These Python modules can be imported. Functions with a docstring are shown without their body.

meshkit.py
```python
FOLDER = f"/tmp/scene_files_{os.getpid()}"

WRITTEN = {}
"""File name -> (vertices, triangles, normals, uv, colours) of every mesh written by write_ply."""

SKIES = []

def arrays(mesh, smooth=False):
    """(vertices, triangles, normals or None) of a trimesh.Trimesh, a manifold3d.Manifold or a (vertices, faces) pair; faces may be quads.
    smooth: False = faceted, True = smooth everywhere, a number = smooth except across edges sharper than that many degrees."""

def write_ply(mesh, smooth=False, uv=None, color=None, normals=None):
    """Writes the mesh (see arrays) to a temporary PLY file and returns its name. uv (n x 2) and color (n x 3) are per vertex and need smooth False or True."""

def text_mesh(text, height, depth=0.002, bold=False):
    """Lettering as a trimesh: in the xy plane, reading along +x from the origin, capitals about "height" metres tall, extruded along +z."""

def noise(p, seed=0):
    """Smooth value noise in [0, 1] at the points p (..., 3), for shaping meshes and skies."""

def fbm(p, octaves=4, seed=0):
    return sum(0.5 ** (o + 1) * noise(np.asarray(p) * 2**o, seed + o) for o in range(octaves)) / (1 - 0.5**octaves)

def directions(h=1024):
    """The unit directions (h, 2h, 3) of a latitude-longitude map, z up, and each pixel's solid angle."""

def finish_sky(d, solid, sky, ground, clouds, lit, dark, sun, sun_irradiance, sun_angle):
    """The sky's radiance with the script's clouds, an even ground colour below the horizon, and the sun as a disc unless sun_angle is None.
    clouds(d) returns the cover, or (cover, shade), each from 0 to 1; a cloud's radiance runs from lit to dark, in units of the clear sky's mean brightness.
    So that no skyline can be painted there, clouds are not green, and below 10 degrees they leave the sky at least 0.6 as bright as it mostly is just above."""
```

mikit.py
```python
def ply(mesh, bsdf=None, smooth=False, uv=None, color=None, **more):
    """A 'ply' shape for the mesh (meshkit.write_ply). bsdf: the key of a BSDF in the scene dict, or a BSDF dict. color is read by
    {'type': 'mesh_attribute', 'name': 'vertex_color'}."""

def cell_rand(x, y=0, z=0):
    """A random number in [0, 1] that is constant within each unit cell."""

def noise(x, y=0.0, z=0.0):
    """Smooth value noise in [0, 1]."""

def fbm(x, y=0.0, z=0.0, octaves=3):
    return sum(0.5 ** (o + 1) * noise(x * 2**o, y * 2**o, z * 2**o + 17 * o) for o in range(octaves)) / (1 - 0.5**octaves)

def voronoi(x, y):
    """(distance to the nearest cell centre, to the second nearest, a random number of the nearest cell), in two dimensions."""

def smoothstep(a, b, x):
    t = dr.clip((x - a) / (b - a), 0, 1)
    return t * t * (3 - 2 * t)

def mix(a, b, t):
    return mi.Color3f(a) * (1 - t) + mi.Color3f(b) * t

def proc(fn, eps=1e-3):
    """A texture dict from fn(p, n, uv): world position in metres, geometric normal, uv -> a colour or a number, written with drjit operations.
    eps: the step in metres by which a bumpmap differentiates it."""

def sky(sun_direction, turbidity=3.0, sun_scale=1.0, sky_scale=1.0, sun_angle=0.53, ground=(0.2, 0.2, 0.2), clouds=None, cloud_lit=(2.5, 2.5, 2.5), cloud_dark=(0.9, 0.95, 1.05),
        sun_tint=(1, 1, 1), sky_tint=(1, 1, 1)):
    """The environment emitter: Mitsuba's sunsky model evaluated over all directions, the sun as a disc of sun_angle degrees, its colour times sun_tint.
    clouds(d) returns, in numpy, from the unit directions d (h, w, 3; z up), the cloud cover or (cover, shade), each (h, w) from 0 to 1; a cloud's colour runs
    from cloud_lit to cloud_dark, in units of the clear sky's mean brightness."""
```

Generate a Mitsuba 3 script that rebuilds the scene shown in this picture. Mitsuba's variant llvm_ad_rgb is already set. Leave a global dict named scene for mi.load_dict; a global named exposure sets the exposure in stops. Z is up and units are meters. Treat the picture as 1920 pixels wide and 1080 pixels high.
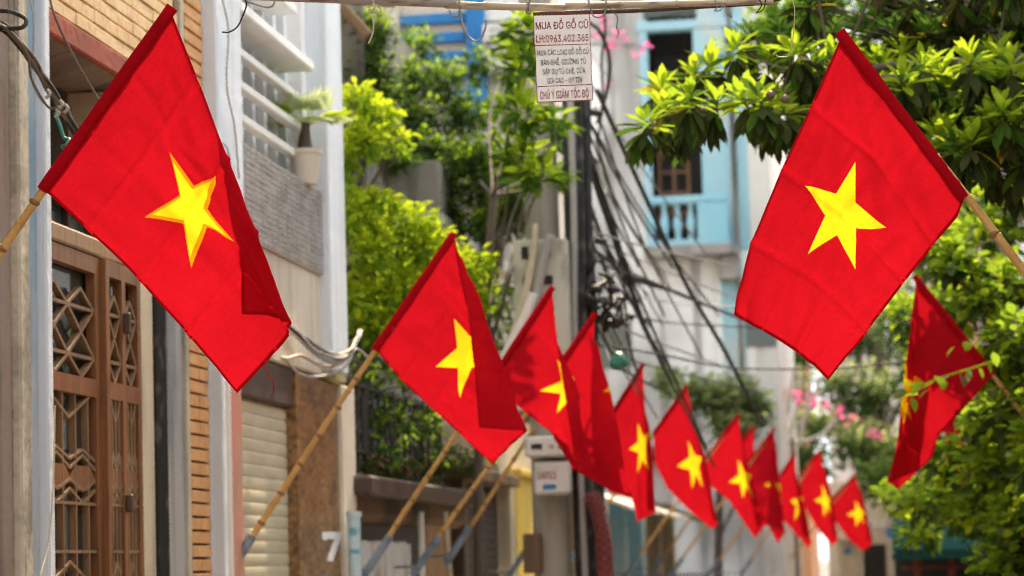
import math, random
import numpy as np, trimesh, drjit as dr, mitsuba as mi, mikit, meshkit
import manifold3d as m3
from scipy.interpolate import LinearNDInterpolator
from scipy.ndimage import gaussian_filter, map_coordinates
from shapely.geometry import Polygon, LineString, box as sbox
from shapely.ops import unary_union
from shapely import affinity
from mikit import noise, fbm, smoothstep, mix, cell_rand, voronoi
T = mi.ScalarTransform4f
scene, labels = {}, {}

# ------------------------------------------------------------------ camera, sky, exposure
FPX, CX, CY, EYE = 5000.0, 960.0, 540.0, np.array([0.0, 0.0, 1.6])
ROLL = math.radians(1.7)
_vx, _vy = (1680 - CX) / FPX, -(1045 - CY) / FPX               # where the street's vanishing point falls
_c, _s = math.cos(ROLL), math.sin(ROLL)
_x0, _y0 = _c * _vx + _s * _vy, -_s * _vx + _c * _vy
PITCH = math.atan(-_y0); YAW = math.atan(_x0 * math.cos(PITCH))
FWD = np.array([-math.sin(YAW) * math.cos(PITCH), math.cos(YAW) * math.cos(PITCH), math.sin(PITCH)])
_r = np.array([math.cos(YAW), math.sin(YAW), 0.0]); _u = np.cross(_r, FWD)
RIGHT, UP = _c * _r - _s * _u, _s * _r + _c * _u
scene['camera'] = {'type': 'thinlens', 'to_world': T().look_at(origin=EYE.tolist(), target=(EYE + FWD).tolist(), up=UP.tolist()),
                   'fov': math.degrees(2 * math.atan(960 / FPX)), 'fov_axis': 'x', 'near_clip': 0.1, 'far_clip': 1000.0,
                   'aperture_radius': 0.0135, 'focus_distance': 9.9}
def fill_cloud(d):  # unseen bright cloud cover, added to fill the shade with neutral light
    return 0.55 + 0.35 * np.clip((meshkit.fbm(d * 3.0, 4) - .35) * 3, 0, 1), 0.15 + 0 * d[..., 0]
scene['sky_light'] = mikit.sky([0.07, 0.66, 0.75], turbidity=4, sun_scale=1.05, sun_angle=0.8, clouds=fill_cloud, cloud_lit=(2.75, 2.72, 2.62), sun_tint=(1.0, 0.96, 0.88), ground=(.25, .24, .22))
exposure = 3.0

def W(px, py, Y):
    """the street point at distance Y seen at that place of the photograph (used to measure the photograph)"""
    d = RIGHT * (px - CX) / FPX - UP * (py - CY) / FPX + FWD
    return EYE + d * (Y / d[1])
def WX(px, py, X):
    d = RIGHT * (px - CX) / FPX - UP * (py - CY) / FPX + FWD
    return EYE + d * (X / d[0])
def yx(px, X, py=900): return float(WX(px, py, X)[1])
def zx(px, py, X): return float(WX(px, py, X)[2])

# ------------------------------------------------------------------ scene helpers
def numbered(k):
    if k not in _used: _used.add(k); return k
    i = 1
    while f'{k}_{i:03d}' in _used: i += 1
    _used.add(f'{k}_{i:03d}'); return f'{k}_{i:03d}'
_used = set()
def tag(k, label=None, cat=None, group=None, kind=None):
    d = labels.setdefault(k, {})
    for a, b in (('label', label), ('category', cat), ('group', group), ('kind', kind)):
        if b: d[a] = b
    return k
def thing(name, label, cat, group=None):
    return tag(numbered(name), label, cat, group)
def put(name, mesh, bsdf, parent=None, smooth=False, label=None, kind=None, to_world=None, normals=None):
    k = numbered(f'{parent}__{name}' if parent else name)
    if isinstance(mesh, dict): d = dict(mesh)
    elif normals is not None:
        d = {'type': 'ply', 'filename': meshkit.write_ply(mesh, False, normals=normals), 'face_normals': False, 'bsdf': {'type': 'ref', 'id': bsdf}}
    else: d = mikit.ply(mesh, bsdf, smooth=smooth)
    if to_world is not None: d['to_world'] = to_world
    scene[k] = d
    if label or kind: tag(k, label, None, None, kind)
    return k
def cat(ms): return trimesh.util.concatenate(ms)
def box(x0, x1, y0, y1, z0, z1, ch=0.0):
    x0, x1 = min(x0, x1), max(x0, x1); y0, y1 = min(y0, y1), max(y0, y1); z0, z1 = min(z0, z1), max(z0, z1)
    if ch <= 0:
        m = trimesh.creation.box(bounds=[[x0, y0, z0], [x1, y1, z1]]); return m
    ch = min(ch, (x1 - x0) * .45, (y1 - y0) * .45, (z1 - z0) * .45)
    pts = []
    for sx, X in ((1, x0), (-1, x1)):
        for sy, Y in ((1, y0), (-1, y1)):
            for sz, Z in ((1, z0), (-1, z1)):
                pts += [[X, Y + sy * ch, Z + sz * ch], [X + sx * ch, Y, Z + sz * ch], [X + sx * ch, Y + sy * ch, Z]]
    return trimesh.convex.convex_hull(np.array(pts))
def frames(p):
    p = np.asarray(p, float); t = np.gradient(p, axis=0); t /= np.linalg.norm(t, axis=1, keepdims=True) + 1e-12
    a = np.array([0.13, 0.21, 1.0]); a = np.array([1.0, .2, 0]) if abs(t[0] @ (a / np.linalg.norm(a))) > .9 else a
    n = np.zeros_like(p); v = a - t[0] * (a @ t[0]); n[0] = v / np.linalg.norm(v)
    for i in range(1, len(p)):
        v = n[i - 1] - t[i] * (n[i - 1] @ t[i]); n[i] = v / (np.linalg.norm(v) + 1e-12)
    return p, t, n, np.cross(t, n)
def tube(pts, r, sides=8, caps=True):
    p, t, n, b = frames(pts); r = np.broadcast_to(r, (len(p),)).astype(float)
    a = np.arange(sides) * 2 * np.pi / sides
    v = (p[:, None] + r[:, None, None] * (np.cos(a)[None, :, None] * n[:, None] + np.sin(a)[None, :, None] * b[:, None])).reshape(-1, 3)
    f = []
    for i in range(len(p) - 1):
        for j in range(sides):
            k = (j + 1) % sides; A, B, C, D = i * sides + j, i * sides + k, (i + 1) * sides + k, (i + 1) * sides + j
            f += [[A, B, C], [A, C, D]]
    if caps:
        v = np.vstack([v, p[:1], p[-1:]]); e = len(p) * sides; l = (len(p) - 1) * sides
        for j in range(sides):
            k = (j + 1) % sides; f += [[e, k, j], [e + 1, l + j, l + k]]
    return trimesh.Trimesh(v, np.array(f), process=False)
def spline(pts, n=24):
    pts = np.asarray(pts, float)
    if len(pts) < 3: return pts[0] + (pts[-1] - pts[0]) * np.linspace(0, 1, n)[:, None]
    q = np.vstack([2 * pts[0] - pts[1], pts, 2 * pts[-1] - pts[-2]]); out = []
    seg = max(2, n // (len(pts) - 1))
    for i in range(1, len(q) - 2):
        for s in np.arange(seg) / seg:
            a, b, c, d = q[i - 1], q[i], q[i + 1], q[i + 2]
            out.append(.5 * (2 * b + (c - a) * s + (2 * a - 5 * b + 4 * c - d) * s * s + (3 * b - a - 3 * c + d) * s ** 3))
    out.append(pts[-1]); return np.array(out)
def lathe(prof, sides=20, c=(0, 0, 0)):
    prof = np.array(prof, float); a = np.arange(sides) * 2 * np.pi / sides
    v = np.stack([prof[:, None, 0] * np.cos(a), prof[:, None, 0] * np.sin(a), np.broadcast_to(prof[:, None, 1], (len(prof), sides))], -1).reshape(-1, 3) + np.array(c)
    f = [[i * sides + j, i * sides + (j + 1) % sides, (i + 1) * sides + (j + 1) % sides, (i + 1) * sides + j] for i in range(len(prof) - 1) for j in range(sides)]
    f = np.array(f); f = np.vstack([f[:, [0, 1, 2]], f[:, [0, 2, 3]]])
    return trimesh.Trimesh(v, f, process=False)
def extr_x(poly, x0, x1):
    """a (y, z) polygon given depth from x0 to x1"""
    out = []
    for g in getattr(poly, 'geoms', [poly]):
        if g.is_empty or g.area < 1e-7: continue
        m = trimesh.creation.extrude_polygon(g, x1 - x0, engine='earcut'); v = m.vertices
        m = trimesh.Trimesh(np.column_stack([v[:, 2] + x0, v[:, 0], v[:, 1]]), m.faces, process=False); out.append(m)
    return cat(out)
def extr_y(poly, y0, y1):
    """an (x, z) polygon given depth from y0 to y1"""
    out = []
    for g in getattr(poly, 'geoms', [poly]):
        if g.is_empty or g.area < 1e-7: continue
        m = trimesh.creation.extrude_polygon(g, y1 - y0, engine='earcut'); v = m.vertices
        m = trimesh.Trimesh(np.column_stack([v[:, 0], y1 - v[:, 2], v[:, 1]]), m.faces, process=False); out.append(m)
    return cat(out)

# ------------------------------------------------------------------ materials
def pr(c, rough=.6, two=True, **k):
    c = c if isinstance(c, dict) else {'type': 'rgb', 'value': list(c)}
    d = {'type': 'principled', 'base_color': c, 'roughness': rough, **k}
    return {'type': 'twosided', 'b': d} if two else d
def bump(inner, fn, scale=1.0, eps=.004):
    return {'type': 'bumpmap', 't': mikit.proc(fn, eps), 'scale': scale, 'b': inner}
def bumped(c, rough, fn, scale=1.0, eps=.004, **k):
    return {'type': 'twosided', 'b': bump(pr(c, rough, False, **k), fn, scale, eps)}
def plaster(base, stain, amt=.5, fq=1.6, streak=.5, rough=.85, speck=0.3, seed=0.0):
    def fn(p, n, uv):
        h = p.y + p.x * .93
        big = fbm(h * fq + seed, p.z * fq * .6, 3.1 + seed, 4)
        run = fbm(h * fq * 7 + seed, p.z * fq * .35, 9.0, 3)
        fine = fbm(h * 46, p.z * 46, p.x * 20, 2)
        w = smoothstep(.42, .75, big) * amt + smoothstep(.5, .78, run) * streak * .6 + (fine - .5) * speck
        return mix(base, stain, dr.clip(w, 0, 1))
    return bumped(mikit.proc(fn), rough, lambda p, n, uv: .0035 * fbm((p.y + p.x) * 24, p.z * 24, 0, 3) + .004 * fbm((p.y + p.x) * 4, p.z * 4, 5, 2), 1.0, .004, specular=.3)
def mat(name, d): scene[name] = d; return name

def cloth_col(c, c2, lo=.5):
    def fn(p, n, uv):
        w = fbm(p.x * 4 + p.y, p.z * 4, p.y * 4, 3)
        wv = noise((p.x - p.z) * 150, (p.x + p.z) * 150, p.y * 60) * .6 + noise((p.x * .8 + p.z * .6) * 36, (p.x * .6 - p.z * .8) * 300, p.y * 30) * .4
        return mix(c, c2, dr.clip((w - .3) * .9 + (wv - .5) * .9, 0, 1))
    return mikit.proc(fn)
def thin(c, dt, rough=.55, **k):
    c = c if isinstance(c, dict) else {'type': 'rgb', 'value': list(c)}
    return {'type': 'principledthin', 'base_color': c, 'roughness': rough, 'diff_trans': dt, 'spec_trans': 0.0, **k}
RED = mat('m_flag_red', thin(cloth_col((.53, .0075, .017), (.38, .0045, .011)), .62, .8, eta=1.25))
HEM = mat('m_flag_hem', thin((.45, .006, .013), .55, .75, eta=1.3))
YEL = mat('m_flag_yellow', thin(cloth_col((.76, .56, .012), (.66, .46, .010)), 1.05, .75, eta=1.3))
ORA = mat('m_flag_orange', thin((.60, .215, .005), 1.0, .75, eta=1.3))
def bamboo_c(p, n, uv):
    w = fbm(p.x * 9, p.y * 9, p.z * 9, 3); g = noise(p.x * 160, p.y * 160, p.z * 22)
    return mix(mix((.56, .33, .10), (.40, .20, .055), dr.clip((w - .3) * 1.6, 0, 1)), (.66, .44, .17), dr.clip((g - .55) * 1.2, 0, 1))
BAM = mat('m_bamboo', pr(mikit.proc(bamboo_c), .42, specular=.5))
NODE = mat('m_bamboo_node', pr((.22, .105, .03), .55))
BAMPALE = mat('m_bamboo_weathered', pr(mikit.proc(lambda p, n, uv: mix((.50, .40, .28), (.22, .16, .11), smoothstep(.45, .75, fbm(p.x * 14, p.y * 30, p.z * 60, 4)))), .6))
PVC = mat('m_grey_pipe', pr(mikit.proc(lambda p, n, uv: mix((.20, .25, .32), (.11, .13, .16), smoothstep(.4, .8, fbm(p.x * 30, p.y * 30, p.z * 12, 3)))), .45))
PVCB = mat('m_pale_blue_pipe', pr(mikit.proc(lambda p, n, uv: mix((.50, .66, .72), (.13, .36, .45), smoothstep(.55, .72, fbm(p.x * 8, p.y * 8, p.z * 16, 3)))), .5))
BROWNPL = mat('m_brown_plaster', plaster((.28, .215, .17), (.10, .085, .07), .7, 2.4, .7))
MOULD = mat('m_mouldy_plaster', plaster((.50, .45, .35), (.055, .05, .04), .55, 3.2, .9, speck=.5, seed=4))
BLUEPL = mat('m_blue_limewash', plaster((.22, .34, .43), (.46, .47, .46), .8, 3.0, .6, seed=7))
WHITEPL = mat('m_bluish_white_paint', plaster((.63, .68, .73), (.42, .45, .48), .45, 1.6, .55, speck=.12, seed=2))
WHITE2 = mat('m_white_paint', plaster((.76, .77, .77), (.50, .50, .47), .5, 1.0, .6, speck=.1, seed=11))
CREAM = mat('m_cream_plaster', plaster((.60, .51, .36), (.30, .27, .22), .7, 2.6, .6, seed=5))
CEMENT = mat('m_cement', plaster((.38, .37, .355), (.19, .19, .19), .7, 2.0, .8, seed=3))
BEIGE = mat('m_beige_render', plaster((.60, .54, .45), (.42, .36, .27), .5, 1.6, .7, speck=.1, seed=8))
MOSSW = mat('m_mossy_wall', plaster((.44, .42, .16), (.55, .48, .32), .8, 2.4, .5, seed=9))
GREYC = mat('m_grey_concrete', plaster((.23, .215, .185), (.08, .075, .065), .8, 1.1, .9, seed=6))
WHITEW = mat('m_stained_whitewash', plaster((.87, .88, .88), (.30, .30, .285), .85, .7, 1.25, speck=.1, seed=12))
PALEW = mat('m_rough_pale_wall', plaster((.70, .69, .66), (.48, .46, .42), .7, 2.0, .7, speck=.4, seed=13))
TERRA = mat('m_terracotta_paint', plaster((.32, .085, .055), (.20, .07, .05), .6, 3, .4, seed=1))
ORANGEW = mat('m_orange_render', plaster((.52, .26, .13), (.38, .24, .16), .6, 1.0, .4, seed=14))
def brick_c(a, b):
    def fn(p, n, uv):
        k = cell_rand(dr.floor(p.y * 4.9), dr.floor(p.z * 12.8), 3)
        return mix(mix(a, b, k), (.30, .17, .08), dr.clip((fbm(p.y * 22, p.z * 30, p.x * 9, 3) - .5) * .9, 0, 1))
    return fn
BRICKY = mat('m_buff_brick', bumped(mikit.proc(brick_c((.74, .53, .29), (.66, .44, .22))), .75, lambda p, n, uv: .002 * fbm(p.y * 40, p.z * 40, p.x * 40, 3)))
BRICKO = mat('m_orange_brick', bumped(mikit.proc(brick_c((.68, .38, .16), (.58, .30, .12))), .75, lambda p, n, uv: .002 * fbm(p.y * 40, p.z * 40, p.x * 40, 3)))
MORTAR = mat('m_dark_mortar', pr((.055, .04, .03), .9))
def wood_c(a, b):
    def fn(p, n, uv):
        g = fbm(p.y * 60, p.z * 3.0, p.x * 60, 4); w = fbm(p.y * 5, p.z * 4, 2, 2)
        return mix(a, b, dr.clip((g - .3) * 1.5 + (w - .5) * .7, 0, 1))
    return mikit.proc(fn)
WOOD = mat('m_door_wood', pr(wood_c((.215, .088, .029), (.10, .038, .013)), .42, specular=.5))
WOODL = mat('m_light_wood', pr(wood_c((.31, .185, .085), (.19, .10, .045)), .5))
WOODD = mat('m_dark_wood', pr(wood_c((.075, .045, .028), (.035, .022, .015)), .6))
LATT = mat('m_lattice_wood', pr(wood_c((.23, .14, .07), (.12, .065, .03)), .5))
GLASS = mat('m_window_glass', pr((.035, .045, .042), .06, specular=.6))
GLASSB = mat('m_teal_glass', pr((.05, .085, .09), .08, specular=.7))
DARK = mat('m_dark_interior', pr((.02, .018, .016), .9))
BLACKC = mat('m_black_cable', pr(mikit.proc(lambda p, n, uv: mix((.025, .024, .023), (.10, .095, .088), smoothstep(.5, .8, fbm(p.x * 30, p.y * 30, p.z * 8, 3)))), .6, specular=.25))
BROWNC = mat('m_brown_cable', pr((.13, .095, .06), .5))
BEIGEC = mat('m_beige_cable', pr((.52, .44, .33), .55))
GREYCB = mat('m_grey_cable', pr((.30, .29, .27), .5))
WHITEC = mat('m_white_cable', pr((.66, .64, .60), .5))
TEAL = mat('m_teal_tie', pr((.03, .20, .14), .5))
STEEL = mat('m_wire_steel', pr((.32, .31, .29), .35, metallic=.7))
PIPE = mat('m_rusty_pipe', pr(mikit.proc(lambda p, n, uv: mix((.34, .30, .27), (.20, .11, .07), smoothstep(.45, .7, fbm(p.x * 12, p.y * 50, p.z * 50, 4)))), .45))
SIGNW = mat('m_sign_cream', pr(mikit.proc(lambda p, n, uv: mix((.90, .87, .84), (.70, .60, .53), smoothstep(.5, .85, fbm(p.x * 14, p.y * 3, p.z * 14, 4)))), .5))
SIGNR = mat('m_sign_red', pr((.22, .010, .014), .6))
SIGNB = mat('m_sign_blue', pr((.006, .009, .05), .6))
SHUT = mat('m_cream_shutter', pr(mikit.proc(lambda p, n, uv: mix((.56, .52, .37), (.40, .365, .25), dr.clip((fbm(p.y * 3, p.z * 9, 1, 4) - .35) * 1.3, 0, 1))), .45))
SHUTD = mat('m_grey_shutter', pr((.045, .04, .034), .6, specular=.2))
GRANP = mat('m_pink_granite', pr(mikit.proc(lambda p, n, uv: mix((.50, .22, .17), (.44, .33, .24), smoothstep(.35, .7, fbm(p.y * 5, p.z * 2.2, 4, 3)) * .8 + .2 * noise(p.y * 90, p.z * 90, p.x * 90))), .3))
GRANB = mat('m_brown_granite', pr(mikit.proc(lambda p, n, uv: mix((.27, .145, .05), (.075, .04, .018), smoothstep(.35, .68, fbm(p.x * 34, p.y * 34, p.z * 34, 3) * .7 + .3 * fbm(p.x * 5, p.y * 5, p.z * 5, 2)))), .35))
TILE = mat('m_grey_tile', pr(mikit.proc(lambda p, n, uv: mix((.30, .275, .265), (.19, .17, .165), cell_rand(dr.floor(p.y * 9.5), dr.floor(p.z * 17.5), 1))), .3))
GROUT = mat('m_pale_grout', pr((.50, .48, .45), .8))
WHITEM = mat('m_white_metal', pr((.74, .73, .69), .45))
LBLUE = mat('m_light_blue_paint', plaster((.33, .57, .67), (.50, .54, .53), .75, 1.0, .8, speck=.08, seed=15))
DBLUE = mat('m_blue_panel', plaster((.03, .17, .42), (.10, .25, .42), .5, 1.2, .4, speck=.1, seed=16))
POLEC = mat('m_pole_concrete', plaster((.36, .34, .29), (.20, .19, .16), .6, 1.4, .8, speck=.25, seed=21))
YELW = mat('m_yellow_paint', plaster((.62, .46, .09), (.50, .38, .14), .5, 1.2, .5, speck=.1, seed=17))
BOXW = mat('m_white_plastic', pr(mikit.proc(lambda p, n, uv: mix((.62, .62, .60), (.40, .39, .36), smoothstep(.45, .8, fbm(p.x * 7, p.y * 7, p.z * 5, 3)))), .5))
BOXG = mat('m_grey_green_box', pr(mikit.proc(lambda p, n, uv: mix((.44, .43, .36), (.27, .26, .21), smoothstep(.45, .75, fbm(p.x * 9, p.y * 7, p.z * 4, 3)))), .5))
REDN = mat('m_red_mesh', pr((.16, .025, .025), .7))
BRONZE = mat('m_old_wood_roof', plaster((.16, .10, .06), (.05, .04, .03), .8, 2.0, .8, seed=18))
PALECORR = mat('m_white_sheet', pr(mikit.proc(lambda p, n, uv: mix((.60, .59, .56), (.34, .31, .27), smoothstep(.45, .8, fbm(p.y * 12, p.z * 2, 1, 3)))), .55))
IRON = mat('m_black_iron', pr((.018, .018, .018), .5))
DGREEN = mat('m_green_awning', pr((.012, .06, .05), .8, specular=.05))
PINK = mat('m_pink_bract', thin((.80, .16, .40), .9, .6))
TRUNK = mat('m_bark', bumped(mikit.proc(lambda p, n, uv: mix((.15, .115, .085), (.06, .05, .04), fbm(p.x * 16, p.y * 16, p.z * 5, 4))), .9, lambda p, n, uv: .012 * fbm(p.x * 25, p.y * 25, p.z * 6, 3)))
GROUND = mat('m_asphalt', pr(mikit.proc(lambda p, n, uv: mix((.13, .125, .115), (.09, .088, .082), fbm(p.x * 2, p.y * 2, 0, 4))), .85))
PAVE = mat('m_pavement', pr(mikit.proc(lambda p, n, uv: mix((.26, .24, .22), (.17, .16, .15), cell_rand(dr.floor(p.x * 3.3), dr.floor(p.y * 3.3), 0))), .8))
def leafmat(name, a, b, dt, rough=.4):
    return mat(name, thin(mikit.proc(lambda p, n, uv: mix(a, b, dr.clip((fbm(p.x * 6, p.y * 6, p.z * 6, 2) - .3) * 1.8, 0, 1))), dt, rough, eta=1.4))
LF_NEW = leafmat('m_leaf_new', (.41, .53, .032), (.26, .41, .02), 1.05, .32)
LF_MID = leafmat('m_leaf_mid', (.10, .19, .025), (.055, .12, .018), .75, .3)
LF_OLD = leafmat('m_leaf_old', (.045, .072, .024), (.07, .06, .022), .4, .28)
LF_LIME = leafmat('m_leaf_lime', (.46, .56, .028), (.30, .43, .018), 1.1, .4)
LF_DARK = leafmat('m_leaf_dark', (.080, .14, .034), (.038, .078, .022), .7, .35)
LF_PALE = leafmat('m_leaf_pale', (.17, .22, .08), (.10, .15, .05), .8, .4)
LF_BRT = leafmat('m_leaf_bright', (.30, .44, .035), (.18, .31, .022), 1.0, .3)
LF_PALM = leafmat('m_leaf_palm', (.60, .66, .40), (.40, .50, .22), 1.0, .4)
LF_YEL = leafmat('m_leaf_yellow', (.50, .38, .03), (.40, .30, .03), 1.0, .4)

# ------------------------------------------------------------------ ground
def struct(name, mesh, bsdf): k = put(name, mesh, bsdf); tag(k, kind='structure'); return k
struct('ground', trimesh.Trimesh([[-400, -200, -.004], [400, -200, -.004], [400, 700, -.004], [-400, 700, -.004]], [[0, 1, 2], [0, 2, 3]]), GROUND)
struct('street', trimesh.Trimesh([[-2.6, -30, 0], [.75, -30, 0], [.75, 200, 0], [-2.6, 200, 0]], [[0, 1, 2], [0, 2, 3]]), GROUND)
struct('pavement', box(-3.9, -2.6, -30, 49, -.3, .13, .015), PAVE)
struct('pavement', box(.75, 1.75, -30, 120, -.3, .13, .015), PAVE)

# ------------------------------------------------------------------ flags
FW, FH = 1.2, .8
_ang = [math.pi / 2 + k * math.pi / 5 for k in range(10)]
def star_poly(r): return Polygon([(.5 * FW + (r if k % 2 == 0 else r * .382) * math.cos(a), .5 * FH - (r if k % 2 == 0 else r * .382) * math.sin(a)) for k, a in enumerate(_ang)])
class Cloth:
    def __init__(s, Y, ctrl, nu, nv, sig, wr, seed, creases=.004):
        uv = np.array([c[:2] for c in ctrl], float); P = np.array([W(c[2], c[3], Y + c[4]) for c in ctrl])
        gu, gv = np.meshgrid(np.linspace(0, 1, nu), np.linspace(0, 1, nv), indexing='ij')
        G = LinearNDInterpolator(uv * [FW, FH], P)(np.stack([gu * FW, gv * FH], -1))
        edge = np.minimum(np.minimum(gu, 1 - gu) * FW, np.minimum(gv, 1 - gv) * FH)
        for k in range(3):
            sm = gaussian_filter(G[..., k], sig, mode='nearest'); w = np.clip(edge / .03, 0, 1); G[..., k] = sm * w + G[..., k] * (1 - w)
        G = gaussian_filter(G, (sig * .35, sig * .35, 0), mode='nearest')
        n = np.cross(np.gradient(G, axis=0), np.gradient(G, axis=1)); n /= np.linalg.norm(n, axis=-1, keepdims=True) + 1e-12
        q = np.stack([gu * 2.2, gv * 7.5 + gu * 1.2, np.full_like(gu, seed)], -1)
        h = wr * (meshkit.fbm(q, 3, seed) - .5) * np.clip(gu * 5, .25, 1) + wr * .35 * (meshkit.fbm(np.stack([gu * 9, gv * 7, np.full_like(gu, seed + 3)], -1), 2, seed + 5) - .5)
        th = np.arctan2(gv * FH, gu * FW + .05); h += wr * .22 * np.sin(th * 17 + seed) * np.clip(gu * 3, 0, 1) * np.clip(1.3 - gu, 0, 1)
        for c in (.25, .5, .75): h -= creases * np.exp(-np.abs(gu - c) * FW / .010)
        for c in (.33, .66): h -= creases * np.exp(-np.abs(gv - c) * FH / .010)
        s.G = G + n * h[..., None]; s.nu, s.nv = nu, nv
    def at(s, uv):
        uv = np.clip(np.asarray(uv, float), 0, 1); c = [uv[:, 0] * (s.nu - 1), uv[:, 1] * (s.nv - 1)]
        return np.column_stack([map_coordinates(s.G[..., k], c, order=1, mode='nearest') for k in range(3)])
    def nrm(s, uv, e=.012):
        uv = np.asarray(uv, float)
        a = s.at(uv + [e, 0]) - s.at(uv - [e, 0]); b = s.at(uv + [0, e * 1.5]) - s.at(uv - [0, e * 1.5])
        n = np.cross(a, b); return n / (np.linalg.norm(n, axis=1, keepdims=True) + 1e-12)
    def mesh(s, v2, f, off=0.0):
        uv = np.asarray(v2) / [FW, FH]; n = s.nrm(uv); return (s.at(uv) + n * off, np.asarray(f)), n
def cut_grid(nu, nv, regions):
    """grid triangles of the flag's plane, divided among the regions (polygons) exactly along their outlines"""
    out = [([], []) for _ in regions]
    xs, ys = np.linspace(0, FW, nu), np.linspace(0, FH, nv)
    from shapely.prepared import prep
    pp = [prep(r) for r in regions]
    for i in range(nu - 1):
        for j in range(nv - 1):
            cell = sbox(xs[i], ys[j], xs[i + 1], ys[j + 1])
            for k, (r, p) in enumerate(zip(regions, pp)):
                if not p.intersects(cell): continue
                V, F = out[k]
                if p.contains(cell):
                    b = len(V); V += [(xs[i], ys[j]), (xs[i + 1], ys[j]), (xs[i + 1], ys[j + 1]), (xs[i], ys[j + 1])]; F += [[b, b + 1, b + 2], [b, b + 2, b + 3]]
                else:
                    g = r.intersection(cell)
                    for q in getattr(g, 'geoms', [g]):
                        if q.geom_type != 'Polygon' or q.area < 1e-9: continue
                        v, f = trimesh.creation.triangulate_polygon(q, engine='earcut'); b = len(V)
                        V += [tuple(x) for x in v]; F += [[b + x for x in t] for t in f]
    return [(np.array(v), np.array(f)) for v, f in out]
_cuts = {}
def cuts(nu, nv, border):
    key = (nu, nv, border)
    if key not in _cuts:
        full = sbox(0, 0, FW, FH); st = star_poly(.24)
        if border:
            inner = affinity.translate(star_poly(.196), -.006, .006)
            _cuts[key] = cut_grid(nu, nv, [full.difference(st), inner, st.difference(inner)])
        else: _cuts[key] = cut_grid(nu, nv, [full.difference(st), st])
    return _cuts[key]
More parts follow.
